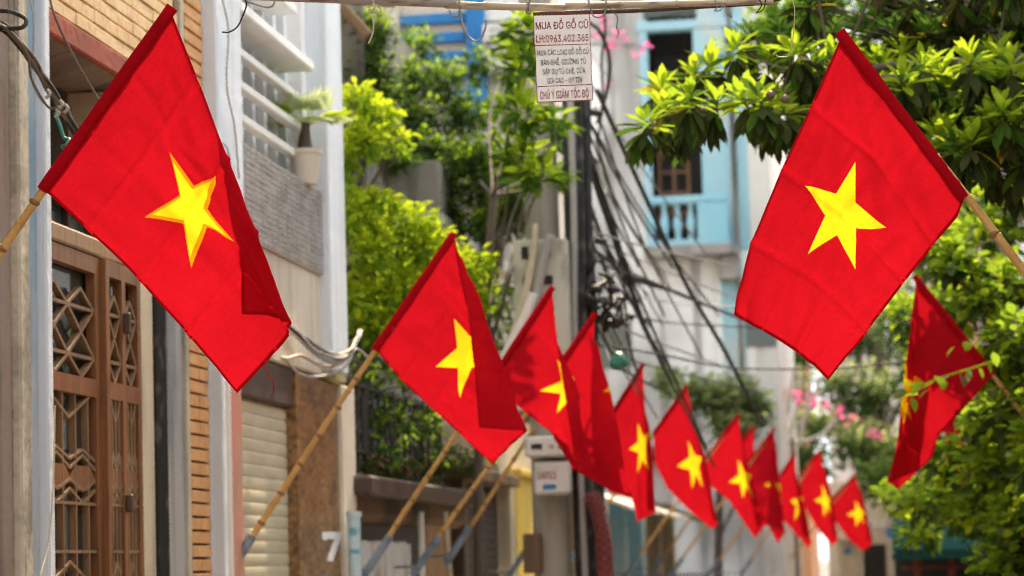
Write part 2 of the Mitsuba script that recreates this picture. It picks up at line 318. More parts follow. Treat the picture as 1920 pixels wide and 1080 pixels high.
def bamboo(a, b, r0, r1, seed, gap=.24):
    rnd = random.Random(seed); a, b = np.array(a), np.array(b); L = np.linalg.norm(b - a)
    t = (b - a) / L; side = np.cross(t, [0, 1, 0.0]); side /= np.linalg.norm(side)
    ss, z = [], 0.0; nodes = []
    while z < L: z += gap * rnd.uniform(.75, 1.15); nodes.append(z)
    prof = [(0, 1)]
    for z in nodes:
        if z + .02 < L: prof += [(z - .012, .98), (z - .005, 1.14), (z, 1.04), (z + .004, 1.2), (z + .012, .97)]
    prof.append((L, 1)); ph = rnd.uniform(0, 6)
    pts = [a + t * z + side * .006 * math.sin(z * 2.2 + ph) for z, _ in prof]
    rr = [(r0 + (r1 - r0) * z / L) * k for z, k in prof]
    return tube(pts, np.array(rr), 10)
def flag(Y, Tp, Bp, base, label, ctrl, grid=(41, 28), sig=1.2, wr=.03, seed=1, border=False, hems=True, group='red flags with yellow stars', creases=.004, base_vis=True):
    k = thing('flag', label, 'flag', 'red flags with yellow stars on bamboo poles')
    H = [(0, v, Tp[0] + (Bp[0] - Tp[0]) * v, Tp[1] + (Bp[1] - Tp[1]) * v, 0.0) for v in (0, .15, .3, .45, .6, .8, 1)]
    have = {(c[0], c[1]) for c in ctrl}
    cl = Cloth(Y, H + [c for c in ctrl], *grid, sig, wr, seed, creases)
    reg = cuts(max(grid[0] // 2 + 1, 24), max(grid[1] // 2 + 1, 16), border) if grid[0] < 80 else cuts(81, 55, border)
    for (v, f), nm, m in zip(reg, ('cloth', 'star', 'star_edge'), (RED, YEL, ORA)):
        msh, n = cl.mesh(v, f); put(nm, msh, m, k, normals=n, label='orange outer edge of the yellow star' if nm == 'star_edge' else None)
    if hems:
        def ribbon(path, wdir, w, off):
            V = []
            for p in path: V += [p, (p[0] + wdir[0] * w, p[1] + wdir[1] * w)]
            F = []
            for i in range(len(path) - 1): b = 2 * i; F += [[b, b + 2, b + 3], [b, b + 3, b + 1]]
            (vv, ff), n = cl.mesh(np.array(V), np.array(F), off); return trimesh.Trimesh(vv, ff, process=False)
        N = 40
        hm = [ribbon([(FW * i / N, 0) for i in range(N + 1)], (0, 1), .012, o) for o in (.0016, )]
        hm += [ribbon([(FW * i / N, FH) for i in range(N + 1)], (0, -1), .012, o) for o in (.0016, )]
        hm += [ribbon([(FW, FH * i / N) for i in range(N + 1)], (-1, 0), .014, o) for o in (.0016, )]
        put('hem', cat(hm), HEM, k, smooth=True)
    a, b = W(*Tp, Y), W(*Bp, Y); t = (a - b) / np.linalg.norm(a - b)
    # the sleeve that the pole runs through
    rnd = np.random.default_rng(seed + 50); pts = spline([b - t * .004, b + (a - b) * .3, b + (a - b) * .7, a + t * .012], 14)
    put('pole_sleeve', tube(pts, .0222 + .002 * rnd.random(len(pts)), 10), RED, k, smooth=True)
    N = 30; V, F = [], []
    for i in range(N + 1): V += [(.004, FH * i / N), (.040 + .003 * math.sin(i * .9 + seed), FH * i / N)]
    for i in range(N): q_ = 2 * i; F += [[q_, q_ + 2, q_ + 3], [q_, q_ + 3, q_ + 1]]
    (vv, ff), n = cl.mesh(np.array(V), np.array(F), -.0025); put('sleeve_flap', (vv, ff), HEM, k, normals=n)
    put('pole', bamboo(W(*base, Y), a - t * .03, .0205, .0135, seed), BAM, k, smooth=40)
    if Y < 23:
        nd = []
        for z in np.arange(.3, np.linalg.norm(W(*base, Y) - b) - .05, .215):
            f_ = z + .04 * math.sin(z * 31 + seed); c0_ = W(*base, Y); dd = (a - c0_) / np.linalg.norm(a - c0_); m_ = c0_ + dd * f_; r_ = .0215 - .0028 * f_
            nd.append(tube([m_ - dd * .012, m_ - dd * .004, m_ + dd * .004, m_ + dd * .012], [r_ * .9, r_ * 1.24, r_ * 1.24, r_ * .9], 10))
        put('node_rings', cat(nd), NODE, k, smooth=40, kind='stuff')
    c = W(*base, Y); d = (a - c) / np.linalg.norm(a - c)
    put('base_pipe', tube([c - d * .12, c, c + d * .10, c + d * .24, c + d * .25], [.030, .030, .030, .030, .023], 12), PVC, k, smooth=40)
    wall = -3.9 if c[0] < -1 else 1.75
    put('bracket', tube([[wall - .05 * np.sign(wall) * -1, c[1], c[2] - .03], [c[0], c[1], c[2] - .03]], .012, 8), STEEL, k, smooth=40)
    return k
flag(9.7, (320, 18), (80, 355), (-338, 948), 'large red flag with orange-edged yellow star, nearest on the left side',
     [(.5, .03, 427, 297, -.02), (.75, .13, 483, 432, -.03), (1, .22, 549, 606, -.04),
      (.25, 0, 371, 148, -.005), (.4, 0, 405, 238, -.01), (.5, 0, 424, 299, .03), (.75, 0, 455, 442, .09), (1, 0, 452, 590, .14), (1, .12, 500, 592, .08),
      (.25, 1, 163, 432, .03), (.5, 1, 262, 528, .10), (.75, 1, 352, 628, .22), (1, 1, 445, 738, .34), (1, .5, 541, 632, .08), (1, .75, 497, 683, .22),
      (.5, .5, 368, 388, .03), (.25, .5, 284, 278, .01), (.75, .55, 452, 498, .10), (.5, .75, 313, 458, .06)],
     (101, 68), 1.6, .034, 3, border=True, creases=.011)
flag(10.5, (1578, 65), (1808, 370), (2140, 800), 'large red flag with plain yellow star, nearest on the right side',
     [(.25, 0, 1520, 198, .0), (.5, 0, 1464, 318, -.02), (.75, 0, 1408, 455, -.02), (.92, 0, 1381, 545, .0), (1, 0, 1374, 590, .02),
      (.08, 1, 1796, 408, .02), (.25, 1, 1752, 458, .05), (.5, 1, 1697, 528, .12), (.75, 1, 1628, 618, .22), (1, 1, 1552, 711, .34), (1, .25, 1420, 617, .08), (1, .5, 1464, 640, .18), (1, .75, 1508, 672, .26),
      (.5, .5, 1578, 398, .03), (.25, .5, 1640, 295, .01), (.75, .5, 1522, 520, .09), (.5, .25, 1522, 355, .0)],
     (101, 68), 1.6, .050, 8, creases=.012)
flag(15.4, (850, 440), (703, 655), (430, 1070), 'red flag on the left side, second from the camera, folded corner over the star',
     [(.25, .09, 878, 510, .0), (.5, .18, 916, 600, .0), (.75, .27, 952, 702, .0), (1, .36, 990, 808, .0),
      (.25, 0, 863, 515, -.05), (.5, 0, 879, 600, -.07), (.75, 0, 890, 700, -.08), (1, 0, 898, 802, -.10), (1, .18, 944, 806, -.08),
      (.25, 1, 752, 712, .03), (.5, 1, 812, 768, .07), (.75, 1, 868, 818, .16), (1, 1, 925, 870, .28), (1, .68, 958, 836, .14),
      (.5, .5, 878, 662, .03), (.5, .75, 838, 722, .05), (.75, .6, 905, 745, .07)],
     (81, 55), 1.1, .045, 5, creases=.006)
flag(18.8, (1035, 540), (918, 718), (695, 1060), 'third red flag on the left side, in front of the grey box on the pole',
     [(.5, .24, 1080, 708, .0), (1, .32, 1101, 864, 0), (.5, 0, 1052, 690, -.05), (1, 0, 1076, 855, -.08), (1, .15, 1089, 860, -.06),
      (.5, 1, 1000, 786, .08), (1, 1, 1070, 838, .28), (1, .66, 1088, 850, .14), (.5, .5, 1073, 724, .02), (.5, .75, 1030, 754, .05)], seed=11)
flag(20.6, (1115, 590), (1003, 752), (790, 1055), 'fourth red flag on the left side, its star turned away',
     [(.15, .35, 1124, 640, 0), (.45, .74, 1152, 738, .0), (.7, .80, 1170, 826, 0), (1, .84, 1192, 936, .0),
      (.5, 0, 1110, 745, .10), (1, 0, 1120, 905, .16), (1, .35, 1150, 925, .06), (.5, 1, 1040, 828, .06), (1, 1, 1074, 878, .16), (1, .92, 1130, 912, .06), (.5, .87, 1098, 790, .04), (.5, .5, 1132, 742, .06), (.25, 0, 1112, 680, .06)], seed=13)
flag(21.9, (1098, 655), (1017, 778), (850, 1035), 'red flag hidden behind the fourth one on the left side, only its pole showing',
     [(.5, .2, 1128, 740, .05), (1, .4, 1160, 900, .05), (.5, 0, 1120, 740, .1), (1, 0, 1130, 880, .1), (.5, 1, 1060, 820, .1), (1, 1, 1110, 890, .2)], seed=14)
flag(26, (1205, 685), (1123, 816), (965, 1065), 'narrow red flag on the left side, fifth from the camera, star squeezed tall',
     [(.5, .16, 1222, 800, 0), (1, .3, 1231, 960, .0), (.5, 0, 1212, 795, .06), (1, 0, 1215, 950, .1), (.5, 1, 1172, 890, .06), (1, 1, 1196, 978, .2), (.5, .5, 1205, 838, .02), (.5, .75, 1190, 862, .03)], seed=15)
flag(30, (1287, 725), (1225, 814), (1062, 1062), 'sixth red flag on the left side, its whole star facing the street',
     [(.3, .05, 1305, 808, 0), (.5, .08, 1323, 852, 0), (1, .12, 1347, 982, 0), (.5, 0, 1316, 850, .05), (1, 0, 1338, 972, .06), (.2, 1, 1228, 868, .02), (.4, 1, 1250, 914, .04), (.7, 1, 1290, 955, .08), (1, 1, 1334, 993, .16), (.5, .5, 1303, 867, 0)], seed=16)
flag(34, (1384, 779), (1322, 861), (1180, 1070), 'seventh red flag on the left side, just right of the whole-star one',
     [(.3, .15, 1400, 845, 0), (.5, .2, 1411, 890, 0), (.75, .22, 1425, 945, 0), (1, .25, 1430, 992, 0), (.5, 0, 1398, 885, .06), (1, 0, 1418, 985, .06), (.2, 1, 1330, 908, .02), (.5, 1, 1368, 940, .04), (1, 1, 1416, 1010, .16), (.5, .5, 1394, 897, 0)], seed=17)
flag(40.5, (1412, 801), (1358, 876), (1232, 1062), 'red flag on the left side of which only the tip shows between two nearer flags',
     [(.5, .2, 1425, 890, 0), (1, .25, 1440, 985, 0), (.5, 0, 1415, 885, .06), (1, 0, 1428, 975, .06), (.5, 1, 1390, 930, .04), (1, 1, 1425, 990, .16)], seed=18)
flag(38.5, (1452, 804), (1396, 876), (1262, 1072), 'red flag on the left side with only specks of its star showing at a fold',
     [(.25, .35, 1461, 860, 0), (.5, .45, 1466, 920, 0), (1, .5, 1474, 995, 0), (.5, 0, 1444, 895, -.06), (1, 0, 1440, 985, -.08), (.5, 1, 1420, 945, .04), (1, 1, 1458, 1020, .16), (.5, .6, 1450, 915, .02)], seed=19)
flag(43, (1491, 850), (1462, 892), (1330, 1075), 'narrow red flag on the left side, third from the far end of the row',
     [(.5, .4, 1507, 935, 0), (1, .45, 1524, 1018, 0), (.5, 0, 1494, 935, -.06), (1, 0, 1504, 1000, -.08), (.25, 1, 1463, 935, .02), (.5, 1, 1468, 975, .04), (1, 1, 1516, 1027, .16)], seed=20)
flag(46, (1537, 844), (1500, 893), (1395, 1070), 'red flag second from the far end of the left row',
     [(.25, .06, 1552, 888, 0), (.5, .12, 1562, 935, 0), (1, .18, 1573, 1012, 0), (.5, 0, 1555, 928, .06), (1, 0, 1560, 1000, .06), (.3, 1, 1506, 945, .02), (.6, 1, 1530, 988, .04), (1, 1, 1560, 1024, .16), (.5, .5, 1549, 938, 0)], seed=21)
flag(52, (1603, 891), (1560, 934), (1462, 1072), 'red flag at the far right end of the row on the left side',
     [(.25, .05, 1617, 920, 0), (.5, .10, 1627, 965, 0), (1, .15, 1637, 1018, 0), (.5, 0, 1620, 960, .06), (1, 0, 1630, 1010, .06), (.25, 1, 1562, 972, .02), (.6, 1, 1588, 1008, .04), (1, 1, 1618, 1034, .16), (.5, .5, 1611, 960, 0)], seed=22)
flag(19.2, (1716, 520), (1862, 702), (2010, 890), 'red flag on the right side with a leafy twig in front',
     [(.15, .25, 1706, 590, 0), (.5, .48, 1690, 728, 0), (.7, .55, 1681, 815, 0), (1, .62, 1667, 905, .0), (.5, .70, 1707, 736, .01), (.3, .6, 1722, 665, .01), (.7, .70, 1697, 806, .02),
      (.5, 0, 1740, 720, .12), (1, 0, 1725, 880, .16), (1, .35, 1700, 890, .1), (.25, 1, 1815, 758, .05), (.5, 1, 1758, 818, .12), (.6, 1, 1747, 860, .14), (1, 1, 1682, 918, .25), (.5, .86, 1735, 775, .05)],
     (61, 41), 1.1, .05, 23)
flag(29, (1770, 770), (1835, 862), (1985, 1060), 'red flag on the right side almost lost among the green leaves',
     [(.5, 0, 1772, 830, .0), (1, 0, 1775, 890, .02), (.5, 1, 1822, 905, .05), (1, 1, 1800, 945, .1), (.5, .5, 1795, 865, 0)], seed=24)

# ------------------------------------------------------------------ left houses
XF = -3.9
# the weathered house at the left edge
h = thing('weathered_house', 'weathered plaster house corner with black mould streaks at the left edge', 'house')
ya, yb, yc, yd, ye = yx(26, XF), yx(62, -3.86), yx(76, -3.88), yx(103, -3.84), yx(268, XF)
put('wall', box(-9, -3.93, 2.0, ya, 0, 9), GREYC, h)
put('plaster_face', box(-3.93, XF, 2.0, ya - .01, .12, 8.9, .01), BROWNPL, h)
put('pilaster', box(-4.3, -3.86, ya, yb, .12, 8.9, .012), MOULD, h, label='mould-streaked cream pilaster')
# the brick-fronted house with the wooden door
h1 = thing('brick_fronted_house', 'narrow house with buff brick cladding above a tall wooden door', 'house')
put('blue_strip', box(-4.3, -3.885, yb + .002, yc, .12, 8.9, .008), BLUEPL, h1, label='strip of faded blue limewash')
put('door_pilaster', box(-4.4, -3.84, yc + .002, yd, .12, 8.9, .01), WHITEPL, h1, label='bluish white pilaster left of the door')
y1a = yd; y1b = ye; yst = yx(296, XF); ycm = yx(350, XF); ybr0, ybr1 = yx(356, XF), yx(391, XF); ypl1 = yx(458, -3.84)
zl = zx(100, 64, -3.89)                                                     # underside of the lintel
zt = 3.235
xd = -3.955                                                    # plane of the door leaves
put('wall', cat([box(-9, -4.9, yb, ypl1 - .5, 0, 9), box(-4.9, -4.301, yb + .01, yd - .001, 0, 9), box(-4.9, -4.301, y1b + .03, ypl1 - .5, 0, 9), box(-4.9, -4.301, yd, y1b + .03, zl + .06, 9)]), GREYC, h1)
put('brick_backing', box(-4.30, -3.93, yd + .002, ycm, zl + .115, 9), MORTAR, h1)
put('soffit', box(-4.30, -3.934, yd + .003, y1b + .12, zl + .004, zl + .11), BROWNPL, h1)
put('lintel', box(-3.932, -3.89, yd + .003, y1b + .12, zl, zl + .115, .008), TERRA, h1, label='terracotta painted lintel and soffit edge')
put('door_surround', box(-4.30, -3.875, yd + .004, yd + .05, .12, zl - .002, .006), TERRA, h1, label='terracotta painted edge of the door opening')
put('cream_jamb', box(-4.30, -3.915, y1b + .03, yst, .12, zl - .002, .008), CREAM, h1, label='peeling cream strip right of the door')
put('downpipe', tube([[-3.9, yst + .05, .12], [-3.9, yst + .05, zl + .1]], .045, 12), BLACKC, h1, smooth=40, label='blackened pipe in the wall corner')
put('cement_wall', box(-4.30, -3.91, yst + .01, ycm, .12, zl + .114, .008), CEMENT, h1)
put('cream_edge', box(-4.30, -3.89, ycm + .001, ybr0, .12, 9, .006), CREAM, h1)
put('brick_pier_backing', box(-4.30, -3.925, ybr0 + .001, ybr1, .12, 9), MORTAR, h1)
brk = mikit.ply(box(-.05, .02, -.0975, .0975, -.0325, .0325, .003), BRICKY)
brk2 = mikit.ply(box(-.05, .02, -.5, .5, -.0318, .0318, .003), BRICKO)
rb = random.Random(4); nrow = 0; z = zl + .155
while z < 5.7:
    y = yd + .10 + (.1 if nrow % 2 else 0.0)
    while y + .1 < ycm + .02:
        if len([1 for k in scene if k.startswith('brick_fronted_house__brick')]) < 300:
            put('brick', brk, None, h1, to_world=T().translate([-3.915 + rb.uniform(-.003, .003), y, z]).rotate([1, 0, 0], rb.uniform(-.4, .4)))
        y += .2
    z += .0745; nrow += 1
z = .2
while z < 5.0:
    wd = ybr1 - ybr0 - .012
    for s in (-1, 1):
        put('pier_brick', brk2, None, h1, to_world=T().translate([-3.91 + rb.uniform(-.004, .004), (ybr0 + ybr1) / 2 + s * wd * .25, z]).scale([1, wd * .494, 1]))
    z += .0775
# transom and door
dr_ = put('door_recess', cat([box(-4.9, -4.88, yd - .4, y1b + .9, .12, zl + .2), box(-4.88, -4.3, yd + .05, y1b + .029, .12, zt)]), DARK, h1)
put('soffit_beam', box(-4.6, -4.3, yd + .06, y1b + .025, 3.66, 3.78, .006), WOODD, h1)
put('soffit_board', box(-4.86, -4.301, yd + .06, y1b + .025, zl + .02, zl + .06, .004), BROWNPL, h1)
tr = put('transom_window', box(-4.2, -4.19, yd + .06, y1b + .02, zt + .12, 3.52), GLASSB, h1)
for f in (0, .25, .5, .75, 1):
    yy = yd + .08 + f * (y1b - yd - .1); put('mullion', box(-4.19, -4.15, yy - .02, yy + .02, zt + .12, 3.52, .004), WOODD, tr)
put('transom_beam', box(-4.25, -4.1, yd + .055, y1b + .025, 3.522, 3.60, .008), WOODD, h1)
put('transom_bar', box(-4.25, -3.93, yd + .055, y1b + .025, zt, zt + .09, .01), WOODL, h1, label='pale wooden bar above the door leaves')
def door_leaf(y0, y1, x, npan):
    d = put('door', box(x - .05, x - .045, y0 + .02, y1 - .02, .15, zt - .02), GLASS, h1)
    st = .075 if npan == 1 else .062
    fr = sbox(y0, .14, y1, zt - .01); cols = []
    w = (y1 - y0 - st * (npan + 1)) / npan
    for i in range(npan): cols.append((y0 + st + i * (w + st), y0 + st + i * (w + st) + w))
    zd = lambda py: zx(130, py, xd)
    rows = ((.30, zd(737) - 1.16), (zd(737) - 1.05, zd(737)), (zd(703), zd(499)))
    holes = [sbox(a, b, c, e) for a, c in cols for b, e in rows]
    put('frame', extr_x(fr.difference(unary_union(holes)), x - .03, x + .02), WOOD, d)
    for a, c in cols:
        m = (a + c) / 2; W_ = c - a
        # upper lattice
        b, e = rows[2]; L = []; k_ = (e - b) / .73
        for zz in (b + .14 * k_, b + .47 * k_): L.append(LineString([(a, zz), (c, zz)]))
        nd = 2 if npan == 1 else 1
        for (lo, hi) in ((b, b + .14 * k_), (b + .14 * k_, b + .305 * k_), (b + .305 * k_, b + .47 * k_), (b + .47 * k_, b + .6 * k_)):
            for i in range(nd):
                p, q = a + W_ * i / nd, a + W_ * (i + 1) / nd
                up = (lo in (b + .14 * k_, b + .47 * k_)) or lo == b + .47 * k_
                L.append(LineString([(p, hi if lo != b + .14 * k_ and lo != b + .47 * k_ else lo), ((p + q) / 2, lo if lo != b + .14 * k_ and lo != b + .47 * k_ else hi), (q, hi if lo != b + .14 * k_ and lo != b + .47 * k_ else lo)]))
        L = unary_union([l.buffer(.0085, cap_style=2) for l in L]).intersection(sbox(a, b, c, e))
        put('lattice', extr_x(L, x - .022, x + .012), LATT, d)
        # tall middle grille with diamonds
        b, e = rows[1]; L = []; plates = []
        for f in ((.22, .5, .78) if npan > 1 else (.15, .38, .62, .86)): L.append(LineString([(a + W_ * f, b), (a + W_ * f, e)]))
        L += [LineString([(a + W_ * .1, e), (a + W_ * .5, e - .12), (a + W_ * .9, e)]), LineString([(a, e - .535), (c, e - .535)]), LineString([(a, e - .77), (c, e - .77)])]
        for f in (.27, .75):
            cx = a + W_ * f; ww = W_ * .24
            for zz, sz in ((e - .365, .07), (e - .32, .05)):
                L.append(LineString([(cx - ww, zz), (cx, zz + sz), (cx + ww, zz)])); L.append(LineString([(cx - ww, zz - .10), (cx, zz - .10 - sz), (cx + ww, zz - .10)]))
            plates.append(Polygon([(cx - ww, e - .41), (cx - ww * .6, e - .35), (cx + ww * .6, e - .35), (cx + ww, e - .41), (cx + ww * .5, e - .47), (cx - ww * .5, e - .47)]))
        cx = a + W_ * .5; ww = W_ * .28
        L.append(LineString([(cx - ww, e - .90), (cx, e - .82), (cx + ww, e - .90), (cx, e - .98), (cx - ww, e - .90)])); plates.append(Polygon([(cx - ww * .6, e - .95), (cx, e - .90), (cx + ww * .6, e - .95), (cx, e - 1.0)]))
        L = unary_union([l.buffer(.0075, cap_style=2) for l in L]).intersection(sbox(a, b, c, e))
        put('grille', extr_x(L, x - .022, x + .012), LATT, d)
        for p_ in plates: put('diamond_plate', extr_x(p_.intersection(sbox(a, b, c, e)), x - .024, x + .010), WOOD, d)
        b, e = rows[0]; q = Polygon([(m - W_ * .3, b + .4), (m, b + .55), (m + W_ * .3, b + .4), (m, b + .25)])
        L = unary_union([LineString([(m, b), (m, e)]).buffer(.009), q.exterior.buffer(.01)]).intersection(sbox(a, b, c, e))
        put('grille', extr_x(L, x - .022, x + .012), LATT, d)
    return d
ym = yx(184, xd)
door_leaf(yd + .052, ym, xd, 1)
d2 = door_leaf(ym + .012, y1b + .02, xd + .03, 2)
ymid = (ym + y1b) / 2 + .02
put('handle', box(xd + .05, xd + .085, ymid - .02, ymid + .02, zx(225, 630, xd), zx(225, 590, xd), .008), WOODD, d2)
put('handle', box(xd + .05, xd + .085, ymid - .02, ymid + .02, zx(230, 962, xd), zx(230, 928, xd), .008), WOODD, d2)
# thin wires and cracks on the white pilaster
wv = thing('wall_wire', 'thin pale wire hanging in an arc down the bluish white pilaster beside the door', 'wire')
put('strand', tube(spline([WX(103, 760, -3.83), WX(100, 900, -3.83), WX(92, 1010, -3.82), WX(74, 1085, -3.81)], 24), .004, 6), BEIGEC, wv, smooth=True)

# the balcony house with the roller shutter
h2 = thing('balcony_house', 'white house with tiled balcony front, slatted white window and cream roller shutter', 'house')
xc = -3.80; xg = -3.90
c0, c1 = ybr1 + .002, yx(462, xc, 500)
e0, e1 = yx(610, xc, 300), yx(650, -3.78, 520)
put('wall', box(-9, -4.75, c0 + .001, e1, 0, 9), WHITE2, h2)
put('column', box(-4.75, xc - .006, c0, c1, 2.96, 9, .012), WHITEPL, h2)
put('column', box(-4.75, -3.78, e0, e1, 3.0, 9, .012), WHITEPL, h2)
put('column_return', box(-4.75, xg - .02, e0 - .12, e0 - .002, 4.33, 9, .01), WHITE2, h2)
yj = yx(457, xc)
put('granite_jamb', box(-4.6, xc - .004, c0 + .09, yj, .12, 2.955, .006), GRANP, h2, label='pink granite jamb left of the shutter')
put('conduit', tube([[xc + .014, c0 + .04, .2], [xc + .014, c0 + .04, 2.95]], .016, 8), WHITEM, h2, smooth=40, label='white conduit down the column edge')
put('jamb_edge', box(-4.6, xc - .012, c0, c0 + .098, .12, 2.955, .006), WHITEPL, h2)
zp0, zp1 = zx(600, 512, -3.835), zx(467, 274, -3.835)

put('parapet', box(-4.0, -3.835, c1 + .002, e0 - .002, zp0, zp1), GROUT, h2)
par = h2 + '__parapet'
tl = mikit.ply(box(-.008, .006, -.5, .5, -.5, .5, .0), TILE)
ny, nz = 17, 15; dy, dz = (e0 - c1) / ny, (zp1 - zp0) / nz
rt = random.Random(9)
for i in range(ny):
    for j in range(nz):
        put('tile', tl, None, par, to_world=T().translate([-3.834 + rt.uniform(-.002, .002), c1 + dy * (i + .5), zp0 + dz * (j + .5)]).scale([1, dy - .012, dz - .012]))
put('fascia', box(-4.2, -3.86, c1 + .001, e1 - .32, 2.96, zp0 - .002, .01), BEIGE, h2)
put('corner_panel', box(-4.2, -3.80, e1 - .318, e1 - .001, 2.94, zp0 - .3, .01), MOSSW, h2, label='mossy greenish corner panel')
# grille window of the upper floor: horizontal white beams in front of mullions and panes
zs = lambda py: zx(462, py, xg)
ztop = zs(-160)
win = put('window', box(-4.13, -4.11, c1 - .35, e0 - .10, zp1 - .1, ztop), GLASSB, h2)
for j in range(8):
    yy = c1 - .05 + j * (e0 - .15 - c1 + .05) / 7
    put('mullion', box(-4.09, -4.03, yy - .04, yy + .04, zp1 - .1, ztop, .006), WHITE2, win)
for py in (98, 158, 218): put('slat', box(xg - .06, xg + .01, c1 + .003, e0 - .13, zs(py) - .055, zs(py), .008), WHITEM, win)
put('slab', box(-4.1, xg + .10, c1 + .003, e0 - .30, zs(34) - .07, zs(34), .01), WHITE2, h2)
put('slab', box(-4.1, xg + .06, c1 + .003, e0 - .62, zs(-62) - .07, zs(-62), .01), WHITE2, h2)
# roller shutter
ys0, ys1 = yj + .002, yx(547, -3.90)
put('shutter_recess', box(-4.75, -4.2, ys0, e0 + .3, .1, 2.955), DARK, h2)
put('shutter_box', box(-4.19, -3.88, ys0, ys1, 2.70, 2.955, .01), WOODD, h2)
sh = put('shutter', box(-3.96, -3.945, ys0, ys1, .12, 2.70), SHUT, h2)
slat = mikit.ply(tube([[0, -.5, 0], [0, .5, 0]], .5, 10), SHUT, smooth=40)
z = .2
while z < 2.70:
    put('slat', slat, None, sh, to_world=T().translate([-3.935, (ys0 + ys1) / 2, z]).scale([.014, ys1 - ys0, .0785])); z += .079
g0, g1 = ys1 + .003, yx(636, -3.86)
put('granite_column', box(-4.5, -3.86, g0, g1, .12, 2.93, .006), GRANB, h2, label='brown speckled granite column with a house number')
put('beige_pier', box(-4.5, -3.83, g1 + .002, yx(668, -3.83), .12, 2.93, .008), BEIGE, h2)
seven = Polygon([(-.5, .97), (.1, 1.0), (.5, .99), (.47, .74), (.06, -.02), (-.22, .02), (.18, .74), (-.2, .76), (-.3, .70), (-.48, .72)])
pa, pb = WX(600, 996, -3.86), WX(640, 1052, -3.86)
s7 = affinity.translate(affinity.skew(affinity.scale(seven, (pb[1] - pa[1]) * .9, (pa[2] - pb[2]), origin=(0, 0)), 6, 0, origin=(0, 0)), (pa[1] + pb[1]) / 2, pb[2])
k7 = put('number_seven', extr_x(s7, -3.859, -3.8565), WHITEPL, h2, label='white painted house number 7')
pp = thing('drain_pipe', 'short pale blue plastic pipe standing beside the brown granite column', 'pipe')
q = WX(663, 962, -3.75); put('barrel', tube([[q[0], q[1], .1], [q[0], q[1], q[2]]], .045, 16), PVCB, pp, smooth=40)
put('collar', tube([[q[0], q[1], q[2] - .03], [q[0], q[1], q[2] + .01]], .054, 16), PVCB, pp, smooth=40)
# potted palm on the parapet
pot = thing('potted_palm', 'small fan palm in a white pot on the tiled balcony front', 'potted plant')
pc = W(573, 346, e0 - .45); 
put('pot', lathe([(0, 0), (.075, 0), (.082, .02), (.105, .20), (.115, .205), (.115, .235), (.098, .235), (.095, .21), (0, .20)], 20, pc), BEIGE, pot, smooth=40)
put('stem', tube(spline([pc + [0, 0, .18], pc + [.0, 0, .30], pc + [.01, 0, .42]], 8), [.045, .05, .055, .05, .045, .04, .035, .03, .03][:9], 10), WOODD, pot, smooth=40)
rp = np.random.default_rng(6)
for i in range(14):
    a = i * 2.4 + rp.uniform(-.3, .3); el = rp.uniform(-.1, 1.0); d = np.array([math.cos(a) * math.cos(el), math.sin(a) * math.cos(el), math.sin(el)])
    o = pc + [.01, 0, .42]; hub = o + d * .12; V, F = [], []
    s_ = np.cross(d, [0, 0, 1.0]); s_ /= np.linalg.norm(s_); up_ = np.cross(s_, d)
    for j in range(13):
        th = (j - 6) * .2; r = .24 * (1 - .05 * abs(j - 6)); dd = d * math.cos(th) + s_ * math.sin(th); e_ = np.cross(dd, up_); b = len(V)
        V += [hub, hub + dd * r * .5 + e_ * .006 + up_ * .006, hub + dd * r * .5 - e_ * .006, hub + dd * r + [0, 0, -.03]]; F += [[b, b + 1, b + 3], [b, b + 3, b + 2]]
    put('frond', cat([trimesh.Trimesh(V, F, process=False), tube([o, hub], .004, 5)]), LF_PALM if i % 3 else LF_LIME, pot)

# ------------------------------------------------------------------ cables of the nearest house and the bundle under the balcony
def cable(name, label, strands, parent=None):
    k = thing(name, label, 'cable')
    for pts, r, m in strands: put('strand', tube(spline(pts, max(20, 6 * len(pts))), r, 7), m, k, smooth=True)
    return k
rc = random.Random(2)
bs = []
path = [(-60, 20), (0, 47), (24, 66), (57, 112), (92, 164), (116, 204), (146, 254), (215, 352)]
for i in range(14):
    o = [(rc.uniform(-7, 7), rc.uniform(-7, 7)) for _ in path]
    bs.append(([W(x + a, y + b, 10.9 + .15 * j) for j, ((x, y), (a, b)) in enumerate(zip(path, o))], rc.uniform(.005, .011), (BLACKC, BLACKC, BROWNC, BLACKC, BROWNC)[i % 5]))
for x, y in ((88, 168), (122, 196), (105, 205), (112, 188)): bs.append(([W(x, y, 11), W(x + 5, y + 8, 11), W(x - 2, y + 16, 11)], .008, GREYCB))
bs.append(([W(-20, 20, 11), W(20, 22, 11), W(47, 35, 11), W(44, 50, 11), W(20, 53, 11), W(-20, 45, 11)], .010, BLACKC))
bs.append(([W(-20, 40, 11), W(15, 55, 11), W(50, 100, 11.2), W(60, 150, 11.3), W(90, 200, 11.4), W(110, 200, 11.4)], .006, BROWNC))
bs.append(([W(57, 0, 11.6), W(62, 30, 11.6), W(63, 70, 11.6), W(60, 150, 11.6), (W(75, 185, 11.6)), W(92, 200, 11.6)], .004, GREYCB))
cable('cable_bundle', 'dark bundle of overhead cables sagging across the bluish pilaster by the large left flag', bs)
cable('cord', 'single thin brown cord slanting down in front of the brick cladding', [([W(92, -10, 11.6), W(104, 34, 11.6), W(140, 110, 11.8), W(190, 195, 12), W(240, 280, 12)], .006, BROWNC)])
cable('tie', 'teal plastic tie knotted round the dark cable bundle', [([W(103, 212, 11.2), W(112, 235, 11.2), W(120, 258, 11.2), W(130, 262, 11.18), W(124, 272, 11.16), W(117, 276, 11.2), W(128, 278, 11.2)], .009, TEAL)])
bs = []
path = [(470, 560), (545, 612), (590, 655), (632, 672), (655, 660), (667, 641), (675, 622)]
